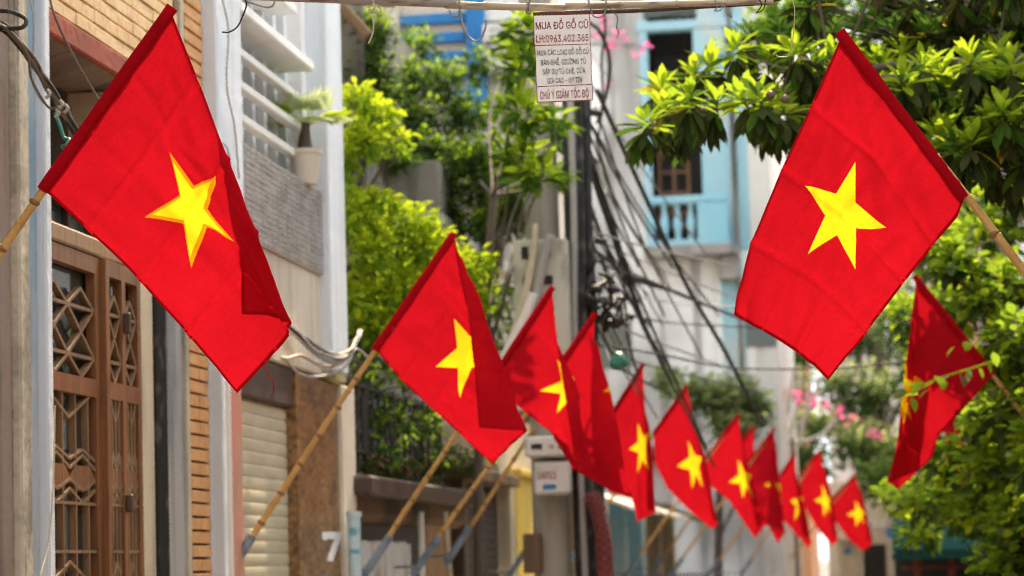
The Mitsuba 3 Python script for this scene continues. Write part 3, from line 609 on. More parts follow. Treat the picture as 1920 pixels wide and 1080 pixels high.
for i in range(16):
    oy = rc.uniform(-14, 14); o = [(rc.uniform(-5, 5), oy * (1 - abs(j - 3) * .12) + rc.uniform(-4, 4)) for j in range(len(path))]
    sq = [1, 1, 1, .8, .5, .3, .6]
    bs.append(([W(x + a * q_, y + b * q_, 16.4 + .40 * j) for j, ((x, y), (a, b), q_) in enumerate(zip(path, o, sq))], rc.uniform(.005, .010), (GREYCB, BEIGEC, WHITEC, BLACKC, GREYCB)[i % 5]))
bs.append(([W(505, 662, 16.6), W(535, 672, 16.8), W(565, 667, 17.1), W(605, 687, 17.4), W(640, 680, 17.8), W(664, 655, 18.2)], .011, BEIGEC))
bs.append(([W(535, 672, 16.8), W(560, 700, 17.0), W(600, 706, 17.4), W(645, 690, 17.8), W(666, 655, 18.2), W(690, 670, 18.6)], .009, GREYCB))
cable('cable_bundle', 'bundle of grey and cream cables drooping under the tiled balcony by the granite column', bs)
cable('cord', 'loose red thread hanging from the lower corner of the large left flag', [([W(497, 680, 10.02), W(503, 700, 10.0), W(512, 720, 10.0), W(514, 738, 10.0)], .0016, HEM)])
cable('wall_wire', 'long thin grey wire hanging down the white column of the balcony house', [([WX(415, -10, xc + .01), WX(428, 60, xc + .01), WX(425, 160, xc + .01), WX(440, 240, xc + .01), WX(448, 335, xc + .01)], .006, GREYCB)])
cable('wall_wire', 'short brown wire bent against the white column beside the large left flag', [([WX(392, 260, -3.76), WX(424, 275, -3.76), WX(432, 310, -3.77)], .004, BROWNC)])

# ------------------------------------------------------------------ overhead pole with the hanging sign
ob = thing('overhead_pole', 'weathered bamboo and pipe pole strung across the top of the picture', 'pole')
a, b, c, d = W(380, -14, 9.55), W(858, 5, 9.55), W(1060, 12, 9.55), W(1450, -1, 9.55)
put('pipe', tube(spline([W(-300, -45, 9.55), a, b], 30), .0205, 14), PIPE, ob, smooth=40, label='dull grey metal pipe')
put('bamboo', bamboo(W(835, 6.5, 9.55), c, .0145, .0145, 31, .2), BAMPALE, ob, smooth=40)
put('bamboo', bamboo(c, d, .0145, .012, 32, .25), BAMPALE, ob, smooth=40)
put('lath', tube(spline([W(1000, 27, 9.58), W(1060, 24, 9.58), W(1200, 20, 9.58), W(1330, 12, 9.58), W(1450, 5, 9.58)], 30), .008, 8), WOODD, ob, smooth=40, label='dark strip under the bamboo')
put('lath', tube(spline([W(1450, -2, 9.57), W(1600, -30, 9.57), W(2100, -60, 9.57)], 30), .012, 8), WOODD, ob, smooth=40)
def hook(pts, label, r=.0035, m=STEEL, Y=9.53):
    k = thing('wire_hook', label, 'wire', 'wires hanging from the overhead pole')
    put('wire', tube(spline([W(x, y, Y + (.0 if i % 2 else .006)) for i, (x, y) in enumerate(pts)], 8 * len(pts)), r, 6), m, k, smooth=True)
hook([(455, -8), (462, 8), (455, 30), (445, 50), (430, 60), (416, 60)], 'thin wire hook hanging at the left end of the overhead pole above the white column', .003, BLACKC)
hook([(462, 3), (480, 8), (500, 14), (512, 10), (516, -4)], 'short pale wire loop under the left end of the overhead pole')
hook([(697, -6), (702, 14), (694, 24), (700, 40), (699, 62), (691, 82)], 'twisted frayed wire hanging from the overhead pole left of its joint', .0035, BEIGEC)
hook([(690, 14), (704, 8), (714, 20), (706, 24), (692, 18)], 'pale knot of wire round the overhead pole left of its joint', .003, BEIGEC)
hook([(862, -4), (861, 12), (864, 30), (870, 55), (880, 70), (892, 77), (903, 70), (910, 52), (912, 38)], 'large wire hook hanging from the joint of the overhead pole')
hook([(842, 20), (850, 30), (860, 28), (862, 8)], 'small wire loop at the joint of the overhead pole')
hook([(985, -4), (990, 10), (988, 24), (994, 24), (992, 8), (996, -4)], 'wire binding on the overhead pole above the hanging sign')
hook([(1102, -6), (1106, 12), (1112, 28), (1122, 33), (1133, 26), (1137, 8), (1134, -6)], 'wire hook holding the right corner of the hanging sign')
hook([(1142, 14), (1150, 22), (1158, 34), (1156, 52), (1160, 62), (1156, 72)], 'thin curly thread below the overhead pole right of the sign', .0018, BROWNC)
hook([(1340, -4), (1345, 12), (1340, 20), (1352, 18), (1356, 4), (1362, 24), (1372, 33), (1368, 22)], 'frayed wire ends under the overhead pole left of the large right flag', .0025)
hook([(1420, -8), (1428, 10), (1418, 24), (1432, 16), (1436, -6)], 'tangle of wire at the right end of the overhead pole', .002, BLACKC)
hook([(1484, -8), (1490, 20), (1488, 60), (1484, 90), (1478, 105), (1462, 107), (1455, 103)], 'long thin wire curling down in front of the leaves near the right flag', .002, BEIGEC)
sg = thing('hanging_sign', 'small cream sign with red and blue lettering hanging from the overhead pole', 'sign')
YS = 9.52
tl_, tr_, br_, bl_ = W(1000, 29, YS), W(1105, 25, YS), W(1112, 188, YS), W(1007, 193, YS)
def sp(s, t, off=0.0):
    s, t = np.asarray(s, float), np.asarray(t, float)
    p = (tl_ * (1 - s)[:, None] + tr_ * s[:, None]) * (1 - t)[:, None] + (bl_ * (1 - s)[:, None] + br_ * s[:, None]) * t[:, None]
    wv_ = .006 * np.sin(t * 5.0 + 1) * (s - .4) - .004 * np.cos(s * 3) + .002 * np.sin(t * 14) * np.clip(np.abs(s - .5) * 2 - .6, 0, 1)
    p[:, 0] += .0025 * np.sin(t * 16) * np.clip(np.abs(s - .5) * 2 - .85, 0, 1) / .15 * .4
    p[:, 1] += wv_ - off; return p
def sheet(s0, s1, t0, t1, off, th=.001, n=16):
    S, U = np.meshgrid(np.linspace(s0, s1, n), np.linspace(t0, t1, n), indexing='ij'); a = sp(S.ravel(), U.ravel(), off); b = a + [0, th, 0]
    F = []
    for i in range(n - 1):
        for j in range(n - 1):
            A = i * n + j; F += [[A, A + 1, A + n + 1], [A, A + n + 1, A + n]]
    F = np.array(F); V = np.vstack([a, b]); F = np.vstack([F, F[:, ::-1] + n * n])
    ring = [i * n for i in range(n)] + [(n - 1) * n + j for j in range(1, n)] + [i * n + n - 1 for i in range(n - 2, -1, -1)] + [j for j in range(n - 2, 0, -1)]
    R = np.array(ring); R2 = np.roll(R, -1); F = np.vstack([F, np.column_stack([R, R2, R2 + n * n]), np.column_stack([R, R2 + n * n, R + n * n])])
    return trimesh.Trimesh(V, F, process=False)
put('plate', sheet(0, 1, 0, 1, 0, .0012, 24), SIGNW, sg, smooth=40)
for nm, s0, s1, t0, t1 in (('border', 0, .012, 0, 1), ('border', .988, 1, 0, 1), ('border', .012, .988, 0, .008), ('border', .012, .988, .990, 1), ('rule', .012, .988, .345, .355), ('rule', .012, .988, .812, .822)):
    put(nm, sheet(s0, s1, t0, t1, .0008, .0006, 12), SIGNR, sg)
def line(txt, s0, s1, t0, t1, m, bold=True):
    """lettering laid on the sign between those fractions of its width and height (t0 to t1: the capitals without accents)"""
    me = meshkit.text_mesh(txt, 1.0, .01, bold); v = np.array(me.vertices); f = np.array(me.faces)
    x0, x1 = v[:, 0].min(), v[:, 0].max()
    s = s0 + (v[:, 0] - x0) / (x1 - x0) * (s1 - s0); t = t1 - v[:, 1] * (t1 - t0)
    p = sp(s, t, .0005); p[:, 1] -= v[:, 2] / .01 * .0006
    put('lettering', trimesh.Trimesh(p, f, process=False), m, sg, label=f'line of text reading {txt}')
line('MUA ĐỒ GỖ CŨ', .035, .965, .085, .165, SIGNR)
line('LH:0963.402.365', .035, .965, .235, .315, SIGNR)
line('MUA CÁC LOẠI ĐỒ GỖ CŨ', .045, .955, 0.405, 0.465, SIGNB, True)
line('BÀN GHẾ, GIƯỜNG TỦ', .10, .90, 0.517, 0.577, SIGNB, True)
line('SẬP GỤ TỦ CHÈ, CỬA', .125, .885, 0.623, 0.683, SIGNB, True)
line('GIÁ CAO - UY TÍN', .20, .82, 0.728, 0.788, SIGNB, True)
line('CHÚ Ý GIẢM TỐC ĐỘ', .06, .93, .876, .960, SIGNR, True)

# ------------------------------------------------------------------ plot behind the balcony house: porch, fence, gate
def pxbox(x0, x1, y0, y1, Y, depth, m_ch=.01):
    """a box facing the camera's end of the street, spanning these picture places at distance Y"""
    a, b = W(x0, y1, Y), W(x1, y0, Y); return box(a[0], b[0], Y, Y + depth, a[2], b[2], m_ch)
gp = thing('garden_porch', 'dark old porch roof with black iron railing above a white sheet fence', 'porch')
p0 = e1 + .02
put('roof_slab', box(-6.5, -3.88, p0 + .3, 24.2, 1.98, 2.34, .06), BRONZE, gp)
put('eave', box(-3.88, -3.70, p0 + .3, 24.2, 2.16, 2.30, .02), WOODD, gp)
put('back_wall', box(-6.6, -6.4, p0, 24.3, 0, 5.2), GREYC, gp)
for i in range(17):
    y = p0 + .4 + i * .28
    put('railing_bar', tube([[-3.98, y, 2.34], [-3.98, y, 3.05]], .016 if i % 4 else .03, 6), IRON, gp)
for zz in (2.5, 3.0): put('rail', box(-4.0, -3.96, p0 + .3, 24.2, zz, zz + .03, .004), IRON, gp)
rr = random.Random(5)
for i in range(8):
    y = p0 + .55 + i * .56; pts = [[-3.97, y + .22 * math.cos(t) * (1 - t / 9), 2.76 + .18 * math.sin(t) * (1 - t / 9)] for t in np.linspace(0, 6, 18)]
    put('scroll', tube(pts, .010, 5), IRON, gp)
put('grey_parapet', box(-4.9, -4.8, p0, 24.2, 2.34, 3.0, .01), GREYC, gp)
n = 24
for i in range(n):
    y = p0 + .35 + i * .105
    put('fence_sheet', tube([[-3.93, y, .13], [-3.93, y, zx(740, 1018, -3.93) + .01 * math.sin(i * 1.3)]], .055, 8), PALECORR, gp, smooth=40)
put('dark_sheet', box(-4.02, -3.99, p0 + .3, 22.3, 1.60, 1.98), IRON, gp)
put('shade_plane', box(-4.5, -4.45, p0 + .1, 24.1, 0, 1.97), IRON, gp)  # added black plane, standing for the shade under the porch roof
gt = thing('gate_pillar', 'brown gate pillar with a wide capital beside the dark roller shutter', 'pillar')
gy0, gy1 = yx(795, -3.95, 1000), yx(842, -3.95, 1000)
put('shaft', box(-4.02, -3.93, gy0, gy1, .13, 2.12, .02), ORANGEW if False else WOODL, gt)
put('capital', cat([box(-4.06, -3.87, gy0 - .06, gy1 + .06, 2.22, 2.30, .01), box(-4.04, -3.9, gy0 - .03, gy1 + .03, 2.122, 2.218, .02)]), WOODL, gt)
k = cable('thin_pipe', 'thin white pipe standing left of the brown gate pillar', [([W(788, 960, 21.4), W(790, 1020, 21.4), W(792, 1100, 21.4)], .028, WHITEC)]); tag(k, None, 'pipe')
k = cable('thin_pipe', 'thin beige pipe standing right of the brown gate pillar', [([W(834, 960, 22.3), W(838, 1020, 22.3), W(846, 1100, 22.3)], .022, BEIGEC)]); tag(k, None, 'pipe')
# house with the dark shutter and yellow pillar
h3 = thing('concrete_house', 'grey concrete house with high balcony wall and dark roller shutter behind the lime tree', 'house')
put('wall', box(-9, -4.75, 24.3, 31, 0, 7.0), GREYC, h3)
put('lower_front', box(-4.75, -3.95, 26.9, 31, 2.56, 3.1, .02), CREAM, h3)
put('shutter_frame', box(-4.75, -3.92, 24.3, 24.55, .13, 2.5, .01), BRONZE, h3)
sd = put('shutter', box(-4.1, -4.06, 24.55, yx(940, -4.0, 1000), .13, 2.42), SHUTD, h3)
sl = mikit.ply(tube([[0, -.5, 0], [0, .5, 0]], .5, 8), SHUTD, smooth=40); z = .2; yy1 = yx(940, -4.0, 1000)
while z < 2.4: put('slat', sl, None, sd, to_world=T().translate([-4.05, (24.55 + yy1) / 2, z]).scale([.03, yy1 - 24.55, .085])); z += .086
put('canopy', box(-4.75, -3.8, 24.2, yy1 + .05, 2.43, 2.54, .01), BRONZE, h3)
put('pale_jamb', box(-4.6, -3.9, yy1, yy1 + .32, .13, 2.56, .01), CREAM, h3)
put('yellow_pillar', box(-4.6, -3.88, yy1 + .322, yx(1003, -3.88, 1000), .13, 2.56, .015), YELW, h3, label='yellow painted pillar')
put('yellow_ledge', box(-4.6, -3.8, yy1 + .2, yx(1003, -3.88, 1000) + .1, 2.562, 2.63, .01), YELW, h3)
put('balcony_wall', pxbox(690, 822, 300, 400, 25.2, .15), GREYC, h3); 
a = W(822, 400, 25.2); put('balcony_side', box(a[0] - .12, a[0] + .01, 25.36, 30, a[2], W(822, 300, 25.2)[2], .01), GREYC, h3)
put('balcony_slab', box(-6.4, a[0] + .06, 25.1, 30, a[2] - .14, a[2] - .002, .02), CEMENT, h3)
for i in range(2): put('window', box(-4.78, -4.74, 26 + i * 2.2, 27.1 + i * 2.2, 3.4, 4.7), GLASS, h3)
def ac_unit(x0, x1, y0, y1, Y, label, m):
    k = thing('air_conditioner', label, 'air conditioner')
    a, b = W(x0, y1, Y), W(x1, y0, Y); put('casing', box(a[0], b[0], Y, Y + .3, a[2], b[2], .02), m, k)
    cx, cz = (a[0] + b[0]) / 2, (a[2] + b[2]) / 2; r = min(b[0] - a[0], b[2] - a[2]) * .40
    put('fan_well', tube([[cx, Y - .004, cz], [cx, Y + .05, cz]], r, 20), DARK, k)
    for i in range(7):
        zz = a[2] + (b[2] - a[2]) * (i + .8) / 7.6; put('louvre', box(a[0] + .02, b[0] - .02, Y - .02, Y - .006, zz - .012, zz + .012), m, k)
    for s in (a[0] + .06, b[0] - .1): put('bracket', box(s, s + .04, Y, Y + .32, a[2] - .06, a[2] - .002), STEEL, k)
ac_unit(882, 934, 378, 500, 27.5, 'dark old air conditioner on the concrete house behind the lime tree', SHUTD)
ac_unit(906, 956, 42, 132, 33, 'white air conditioner high beside the blue slatted wall', BOXW)
# blue slatted house
h4 = thing('blue_slatted_house', 'tall house with broad blue panels between beige bands, behind the balcony plants', 'house')
put('wall', box(-12, W(1000, 540, 33.4)[0], 33.4, 37, 0, 11), BEIGE, h4)
for j in range(6):
    put('blue_panel', pxbox(745, 870 if j < 4 else 900, 22 + j * 36, 48 + j * 36, 33.3, .1), DBLUE, h4)
put('blue_post', pxbox(878, 906, -20, 215, 33.2, .2), DBLUE, h4)
put('frame_post', pxbox(732, 744, -20, 260, 33.2, .2), BEIGE, h4)
put('pale_window', pxbox(905, 985, -20, 40, 33.3, .1), WHITE2, h4)
aw = thing('tin_awning', 'dark tin awning with an olive edge beside the white column top', 'awning')
a, b = W(640, -70, 22), W(662, -10, 22)
put('sheet', trimesh.convex.convex_hull(np.array([[x, y, z + o] for o in (0, .05) for y in (19.6, 24) for x, z in ((-6.5, a[2] + .3), (b[0], b[2] + .3))])), WOODD, aw)
put('edge_beam', tube([W(630, 2, 21.4), W(690, 68, 21.4)], .05, 8), BRONZE, aw)

# ------------------------------------------------------------------ utility pole, boxes, cables
YP = 22.0
up = thing('utility_pole', 'concrete utility pole wrapped with black cables in the middle of the picture', 'utility pole')
b0, b1 = W(1037, 1075, YP), W(1030, -20, YP)
xb = W(1037, 1045, YP)[0]
put('shaft', tube([[xb, YP, 0], [xb - .005, YP, 3.5], [xb - .01, YP, 8.5]], [.165, .15, .125], 20), POLEC, up, smooth=40)
k = thing('distribution_box', 'grey-green metal distribution box on the concrete utility pole', 'box')
put('body', pxbox(968, 1062, 446, 690, YP - .42, .2), BOXG, k)
for (x0, x1, y0, y1) in ((978, 990, 462, 486), (1018, 1032, 462, 482), (980, 992, 520, 540), (1018, 1036, 516, 534), (986, 1000, 590, 606)): put('vent', pxbox(x0, x1, y0, y1, YP - .428, .01, 0), DARK, k)
k = thing('electric_meter', 'white electric meter housing with a dark display on the utility pole', 'meter')
put('hood', pxbox(984, 1072, 815, 858, YP - .46, .3, .02), BOXW, k); put('display', pxbox(996, 1016, 832, 842, YP - .47, .02, 0), DARK, k)
for x in (1030, 1046): put('dial', pxbox(x, x + 8, 833, 841, YP - .468, .02, 0), GREYCB, k)
k = thing('electric_meter', 'white box with red digits and a blue sticker below the meter housing', 'meter')
put('body', pxbox(1001, 1066, 864, 928, YP - .42, .26, .02), BOXW, k)
put('sticker', pxbox(1018, 1042, 908, 918, YP - .425, .006, 0), DBLUE, k)
me = meshkit.text_mesh('14711', 1.0, .01, True); v = np.array(me.vertices); a, b = W(1008, 898, YP - .423), W(1042, 884, YP - .423)
v = np.column_stack([a[0] + (v[:, 0] - v[:, 0].min()) / np.ptp(v[:, 0]) * (b[0] - a[0]), YP - .422 - v[:, 2] * .4, a[2] + v[:, 1] * (b[2] - a[2])])
put('red_digits', trimesh.Trimesh(v, me.faces, process=False), SIGNR, k)
k = thing('junction_box', 'small dark green box low on the side of the utility pole', 'box')
put('body', pxbox(982, 1010, 1000, 1075, YP - .35, .2, .01), BRONZE, k)
bs = []
for i in range(16):
    x = 1064 + (i * 2.9) + rc.uniform(-2, 2); yo = rc.uniform(-.25, .05)
    bs.append(([W(x - 6 + rc.uniform(-4, 4), 150, YP + yo), W(x + rc.uniform(-4, 4), 400, YP + yo), W(x + 4 + rc.uniform(-5, 5), 620, YP + yo), W(x + 14 + rc.uniform(-5, 5), 850, YP + yo), W(x + 22, 1110, YP + yo)], rc.uniform(.014, .036), (BLACKC, BLACKC, BROWNC, BLACKC, GREYCB)[i % 5]))
cable('cable_bundle', 'thick black vertical cables running down the right side of the utility pole', bs)
bs = [([W(1003, 420, YP - .5), W(1000, 470, YP - .5), W(985, 540, YP - .5), W(962, 620, YP - .5), W(940, 700, YP - .5)], .024, BEIGEC),
      ([W(1004, 425, YP - .52), W(998, 500, YP - .52), W(980, 580, YP - .52), W(955, 640, YP - .52)], .018, BEIGEC),
      ([W(1033, 440, YP - .5), W(1020, 480, YP - .5), W(1008, 540, YP - .5), W(995, 590, YP - .5), W(968, 650, YP - .5)], .042, GREYCB),
      ([W(1000, 550, YP - .55), W(985, 590, YP - .55), W(965, 630, YP - .55), W(935, 690, YP - .55)], .042, WHITEC)]
cable('cable_bundle', 'pale cables looping in front of the grey-green distribution box', bs)
bs = []
for (pts, r) in ([(1130, -10), (1135, 60), (1128, 110), (1130, 190), (1122, 260)], .02), ([(1102, 40), (1125, 60), (1143, 110), (1138, 170), (1120, 230)], .03), ([(1085, 250), (1130, 370), (1160, 480), (1200, 590), (1260, 720)], .03), ([(1105, 290), (1150, 420), (1185, 540), (1220, 640)], .026), ([(1120, 170), (1160, 260), (1215, 380), (1290, 540), (1360, 660), (1430, 800)], .035), ([(1090, 200), (1110, 330), (1165, 500), (1175, 620), (1195, 700)], .022), \
              ([(1080, 460), (1140, 500), (1220, 530), (1330, 575), (1450, 620)], .02), ([(1085, 455), (1130, 480), (1180, 520), (1260, 545)], .03), ([(1095, 560), (1140, 650), (1180, 700), (1260, 740)], .018), ([(1110, 290), (1140, 330), (1135, 380), (1140, 340)], .014), \
              ([(1150, 650), (1240, 665), (1380, 690), (1560, 690), (1700, 680)], .016), ([(1100, 430), (1200, 460), (1370, 500)], .014):
    bs.append(([W(x, y, YP + .3 + .9 * j) for j, (x, y) in enumerate(pts)], r * .62, BLACKC if r > .015 else GREYCB))
for i in range(20):
    x0 = 1085 + rc.uniform(-10, 35); y0_ = rc.uniform(120, 520); x1 = x0 + rc.uniform(60, 260); y1_ = y0_ + (x1 - x0) * rc.uniform(1.0, 2.2) + 60; mx, my = (x0 + x1) / 2 - rc.uniform(0, 18), (y0_ + y1_) / 2 + rc.uniform(0, 26)
    bs.append(([W(x0, y0_, YP + .2), W(mx, my, YP + 2), W(x1, y1_, YP + 4)], rc.uniform(.006, .014), (BLACKC, BLACKC, BLACKC, BROWNC)[i % 4]))
for i in range(6):
    y0_ = 430 + i * 38; bs.append(([W(1090, y0_, YP), W(1200 + rc.uniform(-20, 20), y0_ + 55, YP + 3), W(1420, y0_ + 90 + rc.uniform(-20, 60), YP + 7)], rc.uniform(.006, .011), (GREYCB, BLACKC)[i % 2]))
cable('cable_bundle', 'black cables fanning out from the utility pole across the white building', bs)
bs = []
for i in range(14):
    a = (1125 + rc.uniform(-30, 40), 545 + rc.uniform(-45, 60)); q = [(a[0] + rc.uniform(-28, 28), a[1] + rc.uniform(-30, 36)) for _ in range(4)]
    bs.append(([W(x, y, YP - .1 + rc.uniform(-.2, .3)) for x, y in q], rc.uniform(.010, .022), (BLACKC, BLACKC, BROWNC)[i % 3]))
for (x, y) in ((1118, 540), (1150, 540), (1138, 562), (1125, 450), (1118, 210)): bs.append(([W(x - 10, y, YP - .2), W(x + 12, y + 4, YP - .2)], .03, BLACKC))
cable('cable_knot', 'tangle of black connectors and loops hanging right of the utility pole', bs)
k = thing('street_lamp', 'small teal lamp shade among the cables right of the utility pole', 'lamp')
a, b = W(1147, 690, 21.5), W(1172, 668, 21.5)
put('shade', tube([a, a + (b - a) * .25, a + (b - a) * .8, b], [.02, .065, .075, .05], 12), TEAL, k, smooth=40); put('arm', tube([W(1120, 640, 21.8), W(1135, 655, 21.6), a], .012, 6), STEEL, k)
nt = thing('mesh_bundle', 'roll wrapped in red netting standing at the foot of the utility pole', 'bundle')
pts = spline([W(1108, 925, YP - .3), W(1125, 970, YP - .3), W(1133, 1030, YP - .3), W(1136, 1110, YP - .3)], 24)
put('roll', tube(pts, np.linspace(.04, .066, len(pts)), 12), REDN, nt, smooth=True)
net = []
for s in (-1, 1):
    for ph in range(5):
        p_, t_, n_, b_ = frames(pts); th = s * np.linspace(0, 16, len(pts)) + ph * 1.2566; net.append(tube(p_ + .068 * (np.cos(th)[:, None] * n_ + np.sin(th)[:, None] * b_), .004, 4))
put('netting', cat(net), mat('m_net', pr((.27, .08, .075), .7)), nt, kind='stuff')

# ------------------------------------------------------------------ low shops beyond the pole, seen between the flags
for i, (y0, y1, m, lab) in enumerate(((31.05, 36, CREAM, 'low cream shop with beige posts right behind the utility pole'), (36.05, 41.5, LBLUE, 'low pale blue shop partly hidden by the middle flags'), (41.55, 47.5, WHITE2, 'low white shop partly hidden by the far flags'))):
    k = thing('shop', lab, 'shop')
    put('wall', box(-8, -4.3, y0, y1, 0, 3.3), GREYC if i == 0 else m, k)
    put('roof', box(-8.1, -3.7, y0, y1, 3.302, 3.45, .02), BRONZE, k)
    put('lintel', box(-4.3, -3.88, y0, y1, 2.62, 3.30, .01), m, k)
    for j in range(3): put('post', box(-4.2, -3.86, y0 + .02 + j * (y1 - y0 - .4) / 2, y0 + .34 + j * (y1 - y0 - .4) / 2, .13, 2.618, .02), CREAM if i != 1 else LBLUE, k)
    for j in range(2): put('shutter', box(-4.29, -4.2, y0 + .4 + j * (y1 - y0) / 2, y0 + (y1 - y0) / 2 - .2 + j * (y1 - y0) / 2, .13, 2.6), (SHUTD, LBLUE, WOODD)[i], k)
    aw_ = put('awning', trimesh.convex.convex_hull(np.array([[-3.88, y0 + .5, 2.6], [-3.88, y1 - .5, 2.6], [-3.1, y0 + .5, 2.3], [-3.1, y1 - .5, 2.3], [-3.88, y0 + .5, 2.56], [-3.88, y1 - .5, 2.56], [-3.1, y0 + .5, 2.26], [-3.1, y1 - .5, 2.26]])), (BEIGE, BEIGE, BRONZE)[i], k)

# ------------------------------------------------------------------ white building with the blue balcony
YG = 50.0
h5 = thing('white_building', 'tall whitewashed building with a light blue balcony and dark window', 'building')
gx0, gx1 = W(985, 540, YG)[0], W(1452, 540, YG)[0]
def G(px, py, Y=YG): p = W(px, py, Y); return p[0], p[2]
A, B = G(1218, 478), G(1318, 52)
put('wall_left', box(gx0, A[0], YG, YG + 9, 0, 16), WHITEW, h5)
put('wall_right', box(B[0] + .75, gx1, YG + .02, YG + 9, 0, 16), PALEW, h5)
put('wall_below', box(A[0], B[0] + .75, YG + .005, YG + 9, 0, A[1]), WHITEW, h5)
put('wall_above', box(A[0], B[0] + .75, YG + .005, YG + 9, B[1] + .5, 16), WHITEW, h5)
put('recess', box(A[0], B[0] + .75, YG + 1.3, YG + 1.4, A[1], B[1] + .5), DARK, h5)
bp = put('blue_wall', box(B[0] - .12, B[0] + .75, YG + .01, YG + 1.2, A[1], B[1] + .5, .02), LBLUE, h5, label='light blue wall beside the balcony window')
wf = put('window', box(A[0] + .12, B[0] - .2, YG + 1.05, YG + 1.1, A[1] + .5, B[1] - .3), DARK, h5)
xs = np.linspace(A[0] + .16, A[0] + .72, 3)
for x in xs: put('mullion', box(x - .035, x + .035, YG + .98, YG + 1.04, A[1] + .6, A[1] + 2.6, .005), WOOD, wf)
for zz in np.linspace(A[1] + .9, A[1] + 2.5, 5): put('glazing_bar', box(xs[0], xs[-1], YG + .985, YG + 1.035, zz - .03, zz + .03), WOOD, wf)
put('frame', box(A[0] - .06, A[0] + .09, YG - .04, YG + .3, A[1] + .3, B[1] + .2, .01), LBLUE, h5)
put('lintel', box(A[0] - .1, B[0] + .85, YG - .08, YG + .2, B[1] - .02, B[1] + .16, .02), LBLUE, h5)
put('capital', box(B[0] - .2, B[0] + .4, YG - .1, YG + .2, B[1] - .55, B[1] - .04, .03), DBLUE if False else LBLUE, h5)
S0, S1 = G(1222, 470), G(1368, 372)
put('balcony_slab', box(S0[0] - .1, S1[0] + .12, YG - .75, YG + .003, S0[1] - .2, S0[1] - .002, .02), CEMENT, h5)
put('balcony_soffit_block', box(S1[0] - .25, S1[0] + .18, YG - .5, YG + .001, S0[1] - .65, S0[1] - .203, .02), CEMENT, h5)
BLU2 = mat('m_balcony_blue', plaster((.27, .56, .70), (.40, .56, .62), .4, 1.0, .4, speck=.1, seed=25))
bal = put('balustrade', box(S0[0] - .04, S1[0], YG - .72, YG - .5, S1[1] - .14, S1[1], .02), BLU2, h5)
put('bottom_rail', box(S0[0] - .03, S1[0] - .01, YG - .71, YG - .51, S0[1], S0[1] + .10, .01), BLU2, bal)
xe = G(1312, 400)[0]
prof = [(.05, 0), (.06, .05), (.04, .10), (.085, .28), (.08, .38), (.04, .52), (.035, .60), (.055, .66), (.055, .70)]
hh = S1[1] - .14 - S0[1] - .10
bl = mikit.ply(lathe([(r, z / .7 * hh) for r, z in prof], 14), BLU2, smooth=50)
for i in range(4): put('baluster', bl, None, bal, to_world=T().translate([S0[0] + .07 + i * (xe - S0[0] - .1) / 3.4, YG - .61, S0[1] + .10]))
put('end_block', box(xe, S1[0] - .02, YG - .70, YG - .52, S0[1] + .101, S1[1] - .142, .01), BLU2, bal)
put('drain_pipe', tube([[G(1384, 500)[0], YG - .05, 3], [G(1384, 500)[0], YG - .05, 15.5]], .05, 8), GREYC, h5)
for i, (x, y) in enumerate(((1060, 250), (1150, 640), (1420, 600))):
    q = G(x, y); put('small_window', box(q[0] - .35, q[0] + .35, YG - .02, YG + .04, q[1] - .5, q[1] + .5), GLASSB if i else LBLUE, h5)
put('blue_pilaster', pxbox(1370, 1392, 490, 720, YG - .06, .1), LBLUE, h5)
put('blue_pilaster', pxbox(1358, 1366, 490, 720, YG - .06, .1), LBLUE, h5)

# houses beyond and on the right-hand side
for (x0, x1, y0, dpt, hgt, m, lab) in ((-2.2, 1.4, 98, 8, 13.5, WHITE2, 'pale far house closing the end of the street behind the trees'), (-7, -2.6, 84, 8, 12, ORANGEW, 'orange rendered far house left of the street end'),
                                     (1.4, 9, 100, 8, 12, CREAM, 'cream far house right of the street end')):
    k = thing('far_house', lab, 'house'); put('wall', box(x0, x1, y0, y0 + dpt, 0, hgt), m, k)
    for i in range(3):
        for j in range(3):
            xx = x0 + (i + .5) * (x1 - x0) / 3; put('window', box(xx - .35, xx + .35, y0 - .05, y0 + .02, 2.5 + j * 3.2, 4.2 + j * 3.2), GLASS, k)
            put('sill', box(xx - .45, xx + .45, y0 - .15, y0 + .02, 2.38 + j * 3.2, 2.498 + j * 3.2), m, k)
for i, (y0, y1, hgt, m, lab) in enumerate(((-4, 9.5, 7.5, CREAM, 'cream house on the right-hand pavement nearest the camera'), (9.55, 22, 5.2, BEIGE, 'beige house on the right-hand pavement behind the leafy branches'), (22.05, 36, 6.5, WHITE2, 'white house on the right-hand pavement behind the second right flag'), (36.05, 52, 7.5, GREYC, 'grey house on the right-hand pavement with a green awning'), (52.05, 75, 6.5, ORANGEW, 'orange house on the right-hand pavement far down the street'))):
    k = thing('side_house', lab, 'house'); put('wall', box(1.75, 8, y0, y1, 0, hgt), m, k)
    n = int((y1 - y0) // 3)
    for j in range(n):
        yy = y0 + (j + .5) * (y1 - y0) / n
        put('door', box(1.72, 1.76, yy - .6, yy + .6, .13, 2.5), WOOD if j % 2 else SHUT, k); put('window', box(1.72, 1.76, yy - .5, yy + .5, 3.5, 4.8), GLASS, k); put('sill', box(1.62, 1.76, yy - .6, yy + .6, 3.4, 3.498), m, k)
aw = thing('shop_awning', 'dark green awning over a reddish rail low at the right', 'awning')
put('canopy', trimesh.convex.convex_hull(np.array([W(1672, 975, 40), W(1960, 975, 40), W(1672, 1030, 38), W(1960, 1030, 38), W(1672, 979, 40), W(1960, 979, 40), W(1672, 1034, 38), W(1960, 1034, 38)])), DGREEN, aw)
put('valance', pxbox(1672, 1960, 1030, 1050, 37.97, .02, 0), DGREEN, aw)
put('back_panel', pxbox(1680, 1960, 980, 1100, 40.2, .1, 0), SHUTD, aw)
put('rail', pxbox(1690, 1960, 1056, 1068, 39, .06), TERRA, aw)
